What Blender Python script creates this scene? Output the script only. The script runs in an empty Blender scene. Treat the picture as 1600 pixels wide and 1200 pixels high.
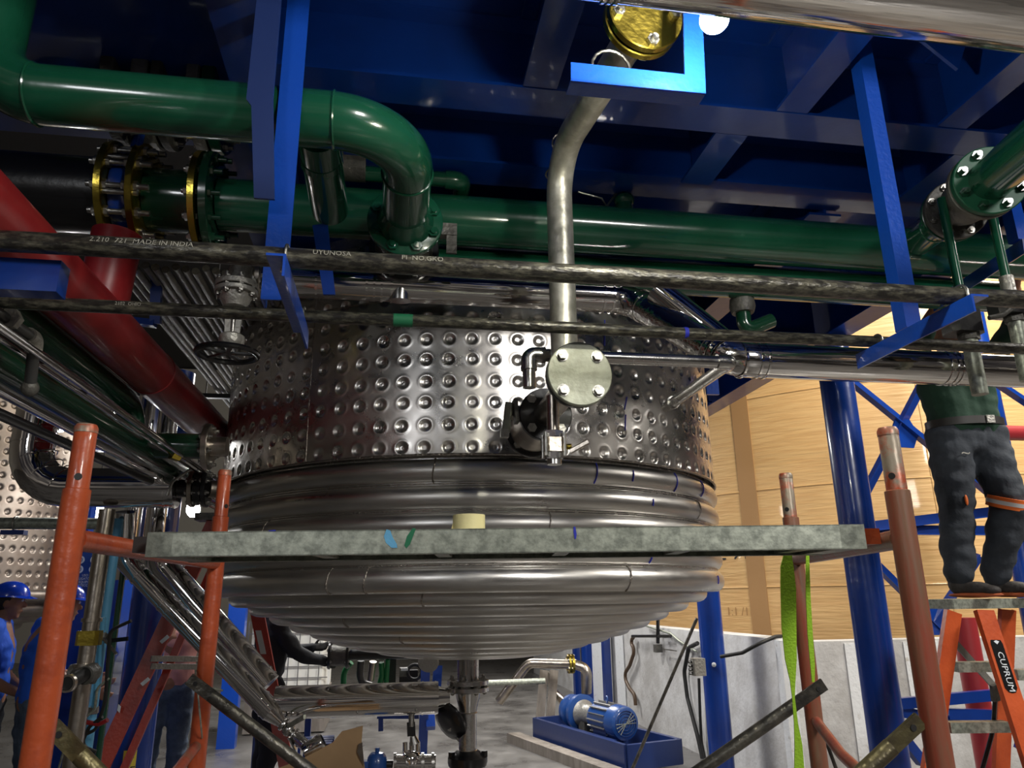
import bpy, bmesh, math, random
from mathutils import Vector, Matrix, Quaternion, noise
random.seed(7)
S = bpy.context.scene
COL = S.collection
PI = math.pi
V = Vector
# ------------------------------------------------------------------ camera
FPX = 1150.0
def _n(a): return V(a).normalized()
_Z = _n((-50, 3930, -FPX)); _v = _n((-192, -340, -FPX))
_Y = (_v - _Z*_v.dot(_Z)).normalized(); _X = _Y.cross(_Z)
RW = Matrix((_X, _Y, _Z))            # camera axes -> world axes
CAM = V((0, 0, 1.6))
cd = bpy.data.cameras.new('camera'); co = bpy.data.objects.new('camera', cd); COL.objects.link(co)
cd.sensor_fit = 'HORIZONTAL'; cd.sensor_width = 36.0; cd.lens = 36.0*FPX/1600.0
cd.clip_start = 0.05; cd.clip_end = 200
co.matrix_world = Matrix.Translation(CAM) @ RW.to_4x4()
S.camera = co
# ------------------------------------------------------------------ world, added fill lights, exposure
S.view_settings.view_transform = 'Standard'; S.view_settings.look = 'None'
S.view_settings.gamma = 1.0; S.view_settings.use_curve_mapping = False
S.view_settings.exposure = 0.38
W = bpy.data.worlds.new('hall_air'); S.world = W; W.use_nodes = True
nt = W.node_tree; nt.nodes.clear()
wo = nt.nodes.new('ShaderNodeOutputWorld'); bg = nt.nodes.new('ShaderNodeBackground')
tc = nt.nodes.new('ShaderNodeTexCoord'); nz = nt.nodes.new('ShaderNodeTexNoise'); cr = nt.nodes.new('ShaderNodeValToRGB')
nz.inputs['Scale'].default_value = 5.0; nz.inputs['Detail'].default_value = 3.0
nt.links.new(tc.outputs['Generated'], nz.inputs['Vector']); nt.links.new(nz.outputs['Fac'], cr.inputs['Fac'])
e = cr.color_ramp.elements
e[0].position = .42; e[0].color = (.012, .011, .012, 1); e[1].position = .62; e[1].color = (.17, .15, .13, 1)
q = e.new(.54); q.color = (.05, .045, .042, 1)
nt.links.new(cr.outputs['Color'], bg.inputs['Color']); bg.inputs['Strength'].default_value = 1.0
nt.links.new(bg.outputs[0], wo.inputs['Surface'])
def area(name, loc, target, size, power, col=(1, 1, 1), sy=None):
    l = bpy.data.lights.new(name, 'AREA'); l.energy = power; l.size = size; l.color = col
    if sy: l.shape = 'RECTANGLE'; l.size_y = sy
    o = bpy.data.objects.new(name, l); COL.objects.link(o); o.location = loc
    o.rotation_euler = (V(target)-V(loc)).to_track_quat('-Z', 'Y').to_euler(); return o
area('fill_light', (2.6, -3.4, 4.2), (0.4, 3.5, 1.9), .9, 135, (1, .97, .93))  # main front fill, added behind the camera without a fixture
area('fill_light', (-2.6, -3.2, 3.4), (-.2, 3.5, 2.2), .7, 24, (.95, .97, 1))  # weaker fill added behind the camera at left
area('fill_light', (6.6, 4.4, 7.5), (7.2, 9.5, 1.5), 2.0, 560, (1, .92, .78))  # unseen light added to brighten the tan storage tank
area('fill_light', (5.4, 1.6, 4.6), (4.0, 6.6, .8), .6, 130, (1, .95, .88))  # unseen light added and aimed at the dike wall
area('fill_light', (1.3, 7.4, 3.2), (2.0, 7.8, 0), .6, 60, (1, .97, .93))  # fill added under the deck, hidden by the tank, brightens wall and floor
area('fill_light', (-1.0, 7.4, 3.2), (-1.6, 8.0, 0), .6, 60, (1, .97, .93))  # same kind of hidden added fill for the left background
area('fill_light', (1.0, 12.5, 5.0), (0, 11.0, 0), 1.5, 250, (1, .97, .93))  # unseen fill added over the far floor
# ------------------------------------------------------------------ pixel -> point on a plane of the place
def at(px, py, X=None, Y=None, Z=None, D=None):
    d = RW @ V((px-800, 600-py, -FPX))
    if D is not None: t = D/FPX
    elif X is not None: t = X/d.x
    elif Y is not None: t = Y/d.y
    else: t = (Z-CAM.z)/d.z
    return CAM + d*t
# ------------------------------------------------------------------ materials
MATS = {}
def mat(name, col, rough=.5, metal=0.0, noise_amt=0.0, nscale=8.0, col2=None, bump=0.0, bscale=30.0, coat=0.0,
        emit=None, estr=0.0, lo=.4, hi=.62, stretch=None, rvar=0.0, spec=.5, trans=0.0, detail=5.0):
    m = bpy.data.materials.new(name); m.use_nodes = True; MATS[name] = m
    t = m.node_tree; b = t.nodes['Principled BSDF']; L = t.links.new
    b.inputs['Base Color'].default_value = (*col, 1); b.inputs['Roughness'].default_value = rough
    b.inputs['Metallic'].default_value = metal; b.inputs['Specular IOR Level'].default_value = spec
    b.inputs['Coat Weight'].default_value = coat; b.inputs['Coat Roughness'].default_value = .06
    if trans: b.inputs['Transmission Weight'].default_value = trans
    if emit: b.inputs['Emission Color'].default_value = (*emit, 1); b.inputs['Emission Strength'].default_value = estr
    tc = t.nodes.new('ShaderNodeTexCoord'); mp = t.nodes.new('ShaderNodeMapping')
    L(tc.outputs['Object'], mp.inputs['Vector'])
    if stretch: mp.inputs['Scale'].default_value = stretch
    if name == 'tan': mp.inputs['Rotation'].default_value = (0.1, .55, .3); mp.inputs['Scale'].default_value = (.5, 1, 9)
    if col2 or rvar:
        n1 = t.nodes.new('ShaderNodeTexNoise'); n1.inputs['Scale'].default_value = nscale; n1.inputs['Detail'].default_value = detail
        n1.inputs['Roughness'].default_value = .65
        L(mp.outputs[0], n1.inputs['Vector'])
        r = t.nodes.new('ShaderNodeValToRGB'); r.color_ramp.elements[0].position = lo; r.color_ramp.elements[1].position = hi
        L(n1.outputs['Fac'], r.inputs['Fac'])
        if col2:
            r.color_ramp.elements[0].color = (*col, 1); r.color_ramp.elements[1].color = (*col2, 1)
            L(r.outputs['Color'], b.inputs['Base Color'])
        if rvar:
            mr = t.nodes.new('ShaderNodeMapRange'); mr.inputs['From Min'].default_value = .3; mr.inputs['From Max'].default_value = .7
            mr.inputs['To Min'].default_value = max(.02, rough-rvar); mr.inputs['To Max'].default_value = rough+rvar
            L(n1.outputs['Fac'], mr.inputs['Value']); L(mr.outputs[0], b.inputs['Roughness'])
    if bump:
        n2 = t.nodes.new('ShaderNodeTexNoise'); n2.inputs['Scale'].default_value = bscale; n2.inputs['Detail'].default_value = 3.0
        L(mp.outputs[0], n2.inputs['Vector'])
        bp = t.nodes.new('ShaderNodeBump'); bp.inputs['Strength'].default_value = bump; bp.inputs['Distance'].default_value = .01
        L(n2.outputs['Fac'], bp.inputs['Height']); L(bp.outputs[0], b.inputs['Normal'])
    return m
mat('blue', (.002, .030, .215), .28, coat=.5, bump=.12, bscale=14, col2=(.003, .038, .26), nscale=3)
mat('bright_blue', (.006, .065, .44), .3, coat=.5, bump=.15, bscale=60)
mat('green', (.006, .068, .034), .2, coat=.6, bump=.09, bscale=9, col2=(.009, .085, .045), nscale=3)
mat('far_jacket', (.26, .215, .18), .42, .85, bump=.1, bscale=6, col2=(.32, .28, .24), nscale=4)
mat('dark_green', (.006, .045, .022), .2, coat=.6, bump=.08, bscale=10)
mat('red', (.22, .009, .012), .38, coat=.25, bump=.15, bscale=12, col2=(.28, .016, .018), nscale=5)
mat('red_paint', (.30, .022, .028), .4, coat=.2, bump=.1, bscale=20)
mat('black_paint', (.006, .006, .007), .3, coat=.3, bump=.15, bscale=20)
mat('black_pipe', (.018, .017, .016), .42, coat=.2, bump=.3, bscale=60, col2=(.19, .18, .14), nscale=26, lo=.52, hi=.66, stretch=(.25, 1, 1))
mat('dirty_pipe', (.028, .026, .023), .30, .3, bump=.3, bscale=120, col2=(.17, .16, .12), nscale=75, lo=.44, hi=.68, stretch=(.35, 1, 1), detail=9)
mat('chrome', (.80, .78, .76), .06, 1.0, bump=.05, bscale=3.5, rvar=.03, nscale=12)
mat('steel', (.56, .55, .53), .24, 1.0, bump=.12, bscale=14, rvar=.08, nscale=9)
mat('jacket_steel', (.62, .60, .57), .30, 1.0, bump=.15, bscale=3.2, rvar=.08, nscale=6, col2=(.70, .67, .63))
mat('coil_steel', (.60, .585, .56), .36, 1.0, bump=.14, bscale=5, rvar=.10, nscale=5, col2=(.68, .66, .62), stretch=(.6, .6, 3))
mat('weld', (.33, .30, .27), .38, 1.0, bump=.9, bscale=90)
mat('flange_green', (.003, .08, .038), .5, bump=.1, bscale=30)
mat('pipe_steel', (.46, .45, .37), .40, .7, bump=.25, bscale=24, rvar=.12, nscale=16, col2=(.64, .62, .54))
mat('matt_steel', (.27, .28, .22), .48, .4, bump=.2, bscale=40, col2=(.36, .37, .30), nscale=20)
mat('stained_steel', (.40, .35, .29), .3, 1.0, bump=.2, bscale=20, col2=(.52, .47, .41), nscale=9)
mat('brass', (.55, .42, .07), .27, 1.0, bump=.2, bscale=30, col2=(.42, .32, .05), nscale=12)
mat('bolt', (.42, .41, .38), .35, 1.0, bump=.3, bscale=80)
mat('cast', (.085, .082, .075), .5, .3, bump=.5, bscale=50, col2=(.13, .125, .11), nscale=18)
mat('cast_light', (.33, .32, .29), .45, .6, bump=.5, bscale=50)
mat('galv', (.23, .25, .21), .44, .45, bump=.08, bscale=60, col2=(.47, .50, .42), nscale=42, lo=.38, hi=.62, detail=9)
mat('orange', (.46, .080, .024), .36, coat=.3, bump=.3, bscale=30, col2=(.27, .045, .022), nscale=12, lo=.48, hi=.72, detail=9)
mat('worn_orange', (.33, .065, .035), .40, coat=.2, bump=.15, bscale=36, col2=(.21, .14, .085), nscale=9, lo=.42, hi=.66, detail=9, stretch=(1.6, 1.6, .22))
mat('bare_orange', (.30, .25, .19), .42, .3, bump=.2, bscale=36, col2=(.48, .09, .035), nscale=11, lo=.45, hi=.56, detail=8)
mat('fibre_orange', (.62, .105, .028), .38, bump=.15, bscale=50, col2=(.5, .075, .02), nscale=6)
mat('fibre_red', (.36, .035, .016), .4, bump=.15, bscale=50, col2=(.27, .025, .014), nscale=6)
mat('brace', (.05, .048, .045), .36, .6, bump=.4, bscale=40, col2=(.13, .12, .10), nscale=16)
mat('olive_brace', (.22, .19, .09), .38, .7, bump=.4, bscale=40, col2=(.12, .10, .07), nscale=12)
mat('tan', (.62, .40, .175), .5, bump=1.0, bscale=3.0, col2=(.56, .34, .14), nscale=2.2, stretch=(1, 1, .12), coat=.2)
mat('shade_stencil_brown', (.34, .19, .075), .55, bump=.2, bscale=10)  # brown for the painted shadow strip and the faint stencil
mat('concrete', (.42, .41, .40), .85, bump=.5, bscale=25, col2=(.60, .60, .60), nscale=2.4, lo=.35, hi=.6, detail=9)
mat('white_paint', (.74, .76, .78), .6, bump=.4, bscale=30, col2=(.48, .46, .42), nscale=12, lo=.58, hi=.7, detail=9)
mat('floor', (.085, .08, .077), .34, bump=.3, bscale=12, col2=(.19, .183, .175), nscale=1.7, lo=.35, hi=.68, rvar=.15, detail=10)
mat('chrome_streak', (.74, .72, .70), .09, 1.0, bump=.35, bscale=4, stretch=(.35, 7, 7), rvar=.04, nscale=5)
mat('faded_ink', (.36, .35, .30), .6)
mat('dark_roof', (.03, .03, .032), .8)
mat('hall_wall', (.42, .40, .36), .8, bump=.1, bscale=4)
mat('lime', (.42, .75, .04), .6, bump=.3, bscale=180)
mat('tape', (.78, .70, .36), .6, bump=.1, bscale=50)
mat('marker_blue', (.02, .03, .45), .6); mat('marker_green', (.01, .16, .07), .6); mat('marker_black', (.015, .015, .02), .6)
mat('light_blue', (.13, .42, .68), .42, bump=.2, bscale=30)
mat('pump_blue', (.012, .06, .24), .34, coat=.4, bump=.2, bscale=30)
mat('skid', (.012, .03, .13), .4, coat=.3, bump=.1, bscale=20)
mat('rubber', (.012, .012, .012), .6); mat('hose_green', (.01, .19, .05), .35)
mat('hose_brown', (.10, .06, .035), .5); mat('steel_tube_dark', (.07, .07, .07), .4, .4)
mat('card', (.42, .27, .14), .85, bump=.15, bscale=8, col2=(.36, .23, .12), nscale=3)
mat('timber', (.19, .165, .14), .8, bump=.6, bscale=18, stretch=(1, 1, .2), col2=(.27, .24, .21), nscale=14)
mat('ibc', (.86, .85, .78), .5); mat('sign_white', (.75, .8, .85), .5); mat('sign_blue', (.01, .06, .30), .5)
mat('yellow', (.75, .62, .06), .5); mat('mustard', (.62, .36, .02), .5)
mat('skin', (.30, .145, .085), .55, bump=.1, bscale=60, spec=.4)
mat('hair', (.012, .009, .008), .6, bump=.6, bscale=120)
mat('helmet', (.008, .05, .52), .22, coat=.5)
mat('shirt_blue', (.012, .10, .62), .8, bump=.6, bscale=16); mat('shirt_pink', (.62, .29, .26), .85, bump=.6, bscale=14)
mat('shirt_green', (.006, .035, .018), .85, bump=.8, bscale=14); mat('cloth_black', (.012, .013, .017), .85, bump=.6, bscale=14)
mat('jeans', (.05, .075, .125), .85, bump=.7, bscale=22, col2=(.10, .14, .21), nscale=5)
mat('jeans_dark', (.022, .027, .036), .85, bump=.9, bscale=16, col2=(.034, .042, .055), nscale=4)
mat('leather', (.012, .010, .009), .5); mat('sole', (.50, .12, .04), .6); mat('shoe', (.035, .03, .028), .7, bump=.4, bscale=60)
mat('reflect', (.6, .6, .6), .4); mat('hi_orange', (.8, .16, .02), .6)
mat('bulb', (1, 1, 1), .5, emit=(1, .97, .80), estr=500.0)
mat('far_bulb', (1, 1, 1), .5, emit=(1, 1, 1), estr=60.0)
# ------------------------------------------------------------------ mesh builder
def frame(ax):
    z = V(ax).normalized(); a = V((0, 0, 1)) if abs(z.z) < .9 else V((1, 0, 0))
    x = a.cross(z).normalized(); y = z.cross(x); return x, y, z
class MB:
    def __init__(s): s.v = []; s.f = []
    def add(s, vs, fs):
        o = len(s.v); s.v += [V(p) for p in vs]; s.f += [[i+o for i in f] for f in fs]; return s
    def box(s, c, size, R=None, bev=0.0):
        c = V(c); hx, hy, hz = [k/2 for k in size]
        if bev > 0:
            b = min(bev, hx*.9, hy*.9)
            pr = [(-hx+b, -hy), (hx-b, -hy), (hx, -hy+b), (hx, hy-b), (hx-b, hy), (-hx+b, hy), (-hx, hy-b), (-hx, -hy+b)]
        else: pr = [(-hx, -hy), (hx, -hy), (hx, hy), (-hx, hy)]
        n = len(pr); vs = [V((x, y, -hz)) for x, y in pr]+[V((x, y, hz)) for x, y in pr]
        if R is not None: vs = [R @ p for p in vs]
        fs = [[i, (i+1) % n, n+(i+1) % n, n+i] for i in range(n)]+[list(range(n-1, -1, -1)), list(range(n, 2*n))]
        return s.add([c+p for p in vs], fs)
    def bar(s, a, b, w, h, up=(0, 0, 1), bev=0.0):
        a = V(a); b = V(b); z = (b-a).normalized(); x = V(up).cross(z)
        if x.length < 1e-4: x = V((1, 0, 0)).cross(z)
        x.normalize(); y = z.cross(x)
        R = Matrix((x, y, z)).transposed()
        return s.box((a+b)/2, (w, h, (b-a).length), R, bev)
    def sweep(s, prof, a, b, up=(0, 0, 1)):
        a = V(a); b = V(b); z = (b-a).normalized(); x = V(up).cross(z)
        if x.length < 1e-4: x = V((1, 0, 0)).cross(z)
        x.normalize(); y = z.cross(x); n = len(prof)
        vs = [a+x*p[0]+y*p[1] for p in prof]+[b+x*p[0]+y*p[1] for p in prof]
        return s.add(vs, [[i, (i+1) % n, n+(i+1) % n, n+i] for i in range(n)]+[list(range(n-1, -1, -1)), list(range(n, 2*n))])
    def plate(s, poly, normal, t):
        nn = V(normal).normalized()*t; p = [V(q) for q in poly]; n = len(p)
        return s.add(p+[q+nn for q in p], [[i, (i+1) % n, n+(i+1) % n, n+i] for i in range(n)]+[list(range(n-1, -1, -1)), list(range(n, 2*n))])
    def tube(s, pts, r, n=16, caps=True, closed=False, sx=1.0, upv=None):
        P = [V(p) for p in pts]; m = len(P); rs = r if isinstance(r, (list, tuple)) else [r]*m
        T = []
        for i in range(m):
            a = P[(i-1) % m] if (closed or i > 0) else P[i]; b = P[(i+1) % m] if (closed or i < m-1) else P[i]
            T.append((b-a).normalized() if (b-a).length > 1e-9 else V((0, 0, 1)))
        x, y, z = frame(T[0])
        if upv is not None:
            y = (V(upv)-T[0]*V(upv).dot(T[0])).normalized(); x = y.cross(T[0])
        vs = []
        for i in range(m):
            if i:
                q = T[i-1].rotation_difference(T[i]); x = q @ x; x = (x-T[i]*x.dot(T[i])).normalized(); y = T[i].cross(x)
            for k in range(n):
                a = 2*PI*k/n; vs.append(P[i]+(x*math.cos(a)*sx+y*math.sin(a))*rs[i])
        fs = []
        for i in range(m if closed else m-1):
            j = (i+1) % m
            for k in range(n): fs.append([i*n+k, i*n+(k+1) % n, j*n+(k+1) % n, j*n+k])
        if caps and not closed: fs += [list(range(n-1, -1, -1)), [(m-1)*n+k for k in range(n)]]
        return s.add(vs, fs)
    def cyl(s, a, b, r, r2=None, n=20): return s.tube([a, b], [r, r if r2 is None else r2], n)
    def lathe(s, o, ax, prof, n=32, sx=1.0):
        x, y, z = frame(ax); o = V(o); vs = []; m = len(prof)
        for r, h in prof:
            for k in range(n):
                a = 2*PI*k/n; vs.append(o+z*h+(x*math.cos(a)*sx+y*math.sin(a))*max(r, 1e-5))
        fs = []
        for i in range(m-1):
            for k in range(n): fs.append([i*n+k, i*n+(k+1) % n, (i+1)*n+(k+1) % n, (i+1)*n+k])
        fs += [list(range(n-1, -1, -1)), [(m-1)*n+k for k in range(n)]]
        return s.add(vs, fs)
    def ring(s, o, ax, R, r, n=40, m=8, sz=1.0):
        x, y, z = frame(ax); o = V(o); vs = []; fs = []
        for i in range(n):
            a = 2*PI*i/n; d = x*math.cos(a)+y*math.sin(a)
            for k in range(m):
                b = 2*PI*k/m; vs.append(o+d*(R+r*math.cos(b))+z*(r*math.sin(b)*sz))
        for i in range(n):
            for k in range(m): fs.append([i*m+k, ((i+1) % n)*m+k, ((i+1) % n)*m+(k+1) % m, i*m+(k+1) % m])
        return s.add(vs, fs)
    def band(s, o, ax, ri, ro, w, n=40):       # flat washer-like ring of width w, centred on o
        x, y, z = frame(ax); o = V(o); vs = []; fs = []; q = [(ri, -w/2), (ro, -w/2), (ro, w/2), (ri, w/2)]
        for i in range(n):
            a = 2*PI*i/n; d = x*math.cos(a)+y*math.sin(a)
            vs += [o+d*r+z*h for r, h in q]
        for i in range(n):
            for k in range(4): fs.append([i*4+k, i*4+(k+1) % 4, ((i+1) % n)*4+(k+1) % 4, ((i+1) % n)*4+k])
        return s.add(vs, fs)
    def ball(s, c, r, sc=(1, 1, 1), n=16, m=10, R=None):
        vs = []; fs = []; c = V(c)
        for i in range(m+1):
            t = PI*i/m
            for k in range(n):
                a = 2*PI*k/n; p = V((r*sc[0]*math.sin(t)*math.cos(a), r*sc[1]*math.sin(t)*math.sin(a), r*sc[2]*math.cos(t)))
                vs.append(c+(R @ p if R is not None else p))
        for i in range(m):
            for k in range(n): fs.append([i*n+k, (i+1)*n+k, (i+1)*n+(k+1) % n, i*n+(k+1) % n])
        return s.add(vs, fs)
    def hexa(s, c, ax, r, h):
        a = V(c); z = V(ax).normalized(); return s.tube([a, a+z*h], [r, r], 6)
ORG = {}
def link(name, mb, m, org=V((0, 0, 0)), ang=38, weld=True):
    me = bpy.data.meshes.new(name); me.from_pydata([tuple(p-org) for p in mb.v], [], mb.f)
    bm = bmesh.new(); bm.from_mesh(me)
    if weld: bmesh.ops.remove_doubles(bm, verts=bm.verts, dist=1e-6)
    bmesh.ops.recalc_face_normals(bm, faces=bm.faces); bm.to_mesh(me); bm.free()
    me.polygons.foreach_set('use_smooth', [True]*len(me.polygons)); me.set_sharp_from_angle(angle=math.radians(ang))
    me.materials.append(MATS[m]); o = bpy.data.objects.new(name, me); COL.objects.link(o); return o
def tag(o, label, cat, group=None):
    o['label'] = label; o['category'] = cat
    if group: o['group'] = group
    return o
def thing(name, label, cat, loc, group=None):
    o = bpy.data.objects.new(name, None); COL.objects.link(o); o.location = V(loc); o.empty_display_size = .1
    ORG[o] = V(loc); return tag(o, label, cat, group)
def part(name, mb, m, parent, ang=38, label=None):
    org = ORG[parent]; o = link(name, mb, m, org, ang); o.parent = parent; ORG[o] = org
    if label: o['label'] = label
    return o
def base(mb):
    xs = [p.x for p in mb.v]; ys = [p.y for p in mb.v]; zs = [p.z for p in mb.v]
    return V(((min(xs)+max(xs))/2, (min(ys)+max(ys))/2, min(zs)))
def solo(name, mb, m, label, cat, group=None, ang=38):
    b = base(mb); o = link(name, mb, m, b, ang); o.location = b; ORG[o] = b; return tag(o, label, cat, group)
def struct(name, mb, m, ang=38):
    b = base(mb); o = link(name, mb, m, b, ang); o.location = b; o['kind'] = 'structure'; ORG[o] = b; return o
def dup(root, loc, rz, label):
    r = root.copy(); COL.objects.link(r); r.location = loc; r.rotation_euler = (0, 0, rz); r['label'] = label
    for ch in list(root.children):
        c = ch.copy(); COL.objects.link(c); c.parent = r
        for g in list(ch.children):
            d = g.copy(); COL.objects.link(d); d.parent = c
    return r
def bend(pts, R, k=8):
    P = [V(p) for p in pts]; out = [P[0]]
    for i in range(1, len(P)-1):
        a = (P[i-1]-P[i]); b = (P[i+1]-P[i]); la, lb = a.length, b.length; a.normalize(); b.normalize()
        th = a.angle(b)
        if th > PI-.02: out.append(P[i]); continue
        RR = R[i-1] if isinstance(R, (list, tuple)) else R
        d = min(RR/math.tan(th/2), la*.49, lb*.49); r = d*math.tan(th/2)
        c = P[i]+(a+b).normalized()*(r/math.sin(th/2))
        p0 = P[i]+a*d; p1 = P[i]+b*d; u = (p0-c); w = (p1-c); ang = u.angle(w); ax = u.cross(w).normalized()
        for j in range(k+1): out.append(c+Quaternion(ax, ang*j/k) @ u)
    out.append(P[-1]); return out
def flange(parent, c, ax, R, t, nb, m='black_paint', bm_='bolt', br=None, bolt_r=.012, proud=.03, both=True, name='flange', ph=.5, label=None):
    c = V(c); x, y, z = frame(ax)
    fo = part(name, MB().lathe(c-z*t/2, ax, [(R*.97, 0), (R, t*.12), (R, t*.88), (R*.97, t)], 44), m, parent, label=label)
    br = br or R*.8
    for k in range(nb):
        a = 2*PI*(k+ph)/nb; p = c+(x*math.cos(a)+y*math.sin(a))*br
        mb = MB(); h = bolt_r
        mb.hexa(p+z*(t/2-.001), z, bolt_r*1.5, h); mb.cyl(p+z*(t/2), p+z*(t/2+proud), bolt_r*.8, n=10)
        if both:
            mb.cyl(p-z*(t/2+.002), p+z*(t/2+.002), bolt_r*.8, n=8)
            mb.hexa(p-z*(t/2-.001), -z, bolt_r*1.5, h); mb.cyl(p-z*(t/2), p-z*(t/2+proud*.6), bolt_r*.8, n=10)
        part('bolt', mb, bm_, fo)
    return fo
def tick(mb_pts, w, t=.0006): pass
def strip(pts, w, nrm, t=.0015):
    """a thin stroke on a surface: quads of width w along pts, lifted along nrm(p)"""
    mb = MB(); P = [V(p) for p in pts]; L = []
    for i, p in enumerate(P):
        d = (P[min(i+1, len(P)-1)]-P[max(i-1, 0)]).normalized(); n = nrm(p).normalized(); s = d.cross(n).normalized()
        ww = w*(.45+.55*math.sin(PI*(i+.5)/len(P)))
        L += [p+n*t-s*ww/2, p+n*t+s*ww/2]
    mb.add(L, [[2*i, 2*i+1, 2*i+3, 2*i+2] for i in range(len(P)-1)]); return mb
def text_mb(txt, size, fn, ext=.0):
    """letters as mesh; fn maps (x along, y up, h out) -> world point"""
    cu = bpy.data.curves.new('t', 'FONT'); cu.body = txt; cu.size = size; cu.align_x = 'CENTER'; cu.align_y = 'CENTER'; cu.resolution_u = 2
    o = bpy.data.objects.new('t', cu); COL.objects.link(o)
    dg = bpy.context.evaluated_depsgraph_get(); me = bpy.data.meshes.new_from_object(o.evaluated_get(dg))
    mb = MB(); mb.add([fn(v.co.x, v.co.y, ext) for v in me.vertices], [list(p.vertices) for p in me.polygons])
    bpy.data.objects.remove(o); bpy.data.meshes.remove(me); bpy.data.curves.remove(cu); return mb
# ================================================================== SETTING
EX = 2.95                                # far edge of the steel platform
struct('floor', MB().box((1, 8, -.05), (34, 34, .1)), 'floor')
struct('wall_back', MB().box((1, 24.9, 4.5), (34, .2, 9.2)), 'hall_wall')
struct('wall_left', MB().box((-15.9, 8, 4.5), (.2, 33.6, 9.2)), 'hall_wall')
# concrete dike wall: one leg runs into depth, the other turns right
w = MB()
w.box((3.42, 11.9, .62), (.24, 11.4, 1.25)); w.box((8.2, 6.32, .61), (9.3, .24, 1.22))
struct('wall_right', w, 'concrete')
struct('trim_1', MB().box((3.31, 6.165, .62), (.10, .10, 1.24)), 'white_paint')
struct('trim_2', MB().box((4.02, 6.194, .60), (.26, .012, 1.2)).box((4.62, 6.194, .86), (.34, .012, .68)), 'white_paint')
struct('ceiling', MB().box(((EX-5)/2, 2.05, 3.62), (EX+5, 2.1, .04)).box(((EX-.85)/2, 6.05, 3.62), (EX+.85, 5.9, .04)), 'blue')
struct('ceiling', MB().box((1, 10, 9.2), (34, 30, .1)), 'dark_roof')
def ibeam(a, b, w=.16, h=.28, t=.012):   # a,b on the underside
    p = [(-w/2, 0), (w/2, 0), (w/2, t), (t/2, t), (t/2, h-t), (w/2, h-t), (w/2, h), (-w/2, h), (-w/2, h-t), (-t/2, h-t), (-t/2, t), (-w/2, t)]
    z = (V(b)-V(a)).normalized(); x = V((0, 0, 1)).cross(z).normalized()
    mb = MB(); n = len(p); vs = [V(q)+x*c[0]+V((0, 0, c[1])) for q in (a, b) for c in p]
    return mb.add(vs, [[i, (i+1) % n, n+(i+1) % n, n+i] for i in range(n)]+[list(range(n-1, -1, -1)), list(range(n, 2*n))])
BG = 'blue steel beams under the platform'
def beamx(Y, X0, X1, lab, w=.16, z=3.3): return solo('steel_beam', ibeam((X0, Y, z), (X1, Y, z), w, 3.6-z), 'blue', lab, 'beam', BG)
def beamy(X, Y0, Y1, lab, w=.16, z=3.3, h=None): return solo('steel_beam', ibeam((X, Y0, z), (X, Y1, z), w, h or 3.6-z), 'blue', lab, 'beam', BG)
beamx(1.42, -3, EX-.1, 'blue beam nearest the camera, along the very top edge of the picture', .14, 3.36)
beamx(2.195, -.45, EX-.1, 'long blue beam spanning the picture just above the upper cross members', .15)
beamx(2.72, -.3, EX-.1, 'long blue beam directly above the big green header pipe', .17, 3.33)
beamx(4.4, -.85, EX-.1, 'blue beam behind the green header, over the steel tank', .17)
beamx(6.2, -.85, EX-.1, 'blue beam over the back of the steel tank', .17)
beamy(EX-.03, 1.0, 8.6, 'blue edge beam of the platform carried by the round columns', .18, 3.28, .32)
beamy(-.52, 1.5, 2.9, 'blue cross beam at upper left behind the bright blue hanger', .16, 3.32)
for (px, py0, lab) in ((1118, 245, 'blue cross member between the two long beams right of the bent steel pipe'),
                       (1490, 262, 'blue cross member between the two long beams at the right edge above the grey valve')):
    p = at(px, py0, Z=3.302); beamy(p.x, 2.275, 2.63, lab, .13, 3.302)
for (px, py0, lab) in ((1283, 120, 'blue cross member above the long beam left of the tall bright hanger'),
                       (1570, 130, 'blue cross member above the long beam in the upper right corner'),
                       (872, 40, 'short blue cross member left of the brass flange at the top')):
    p = at(px, py0, Z=3.302); beamy(p.x, 1.50, 2.115, lab, .12, 3.302)
for (X, Y0, Y1, lab) in ((-2.2, 1.5, 4.3, 'blue beam running back above the black pipe at far left'), (1.95, 2.8, 4.3, 'blue beam running back above the header right of centre')):
    beamy(X, Y0, Y1, lab)
# stiffener plates lit blue between beams
for i, (X, Y, wd, lab) in enumerate(((1.72, 1.8, .5, 'sloping blue stiffener plate between beams right of the tall hanger'), (2.3, 2.45, .5, 'sloping blue stiffener plate near the right edge over the header'))):
    solo('stiffener_plate', MB().plate([(X-wd/2, Y, 3.595), (X+wd/2, Y, 3.595), (X+wd/2-.1, Y+.05, 3.33)], (0, 1, 0), .012), 'blue', lab, 'steel plate')
# round blue columns carrying the edge beam
def column(x, y, r, z1, lab, grp='round blue columns'):
    t = thing('steel_column', lab, 'column', (x, y, 0), grp)
    part('shaft', MB().cyl((x, y, .02), (x, y, z1), r, n=40), 'blue', t)
    part('base_plate', MB().box((x, y, .01), (r*2.9, r*2.9, .02)), 'blue', t)
    return t
column(2.93, 4.35, .107, 3.28, 'thick round blue column nearest the camera at right')
column(2.93, 6.75, .107, 3.28, 'round blue column behind the tank beside the dike wall')
p = at(216, 1100, D=5.0); column(p.x, p.y, .125, 3.3, 'round blue column at left with a yellow sticker')
CL = p
p = at(925, 1060, D=12); column(p.x, p.y, .16, 3.3, 'far blue column behind the pump discharge elbow')
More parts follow.
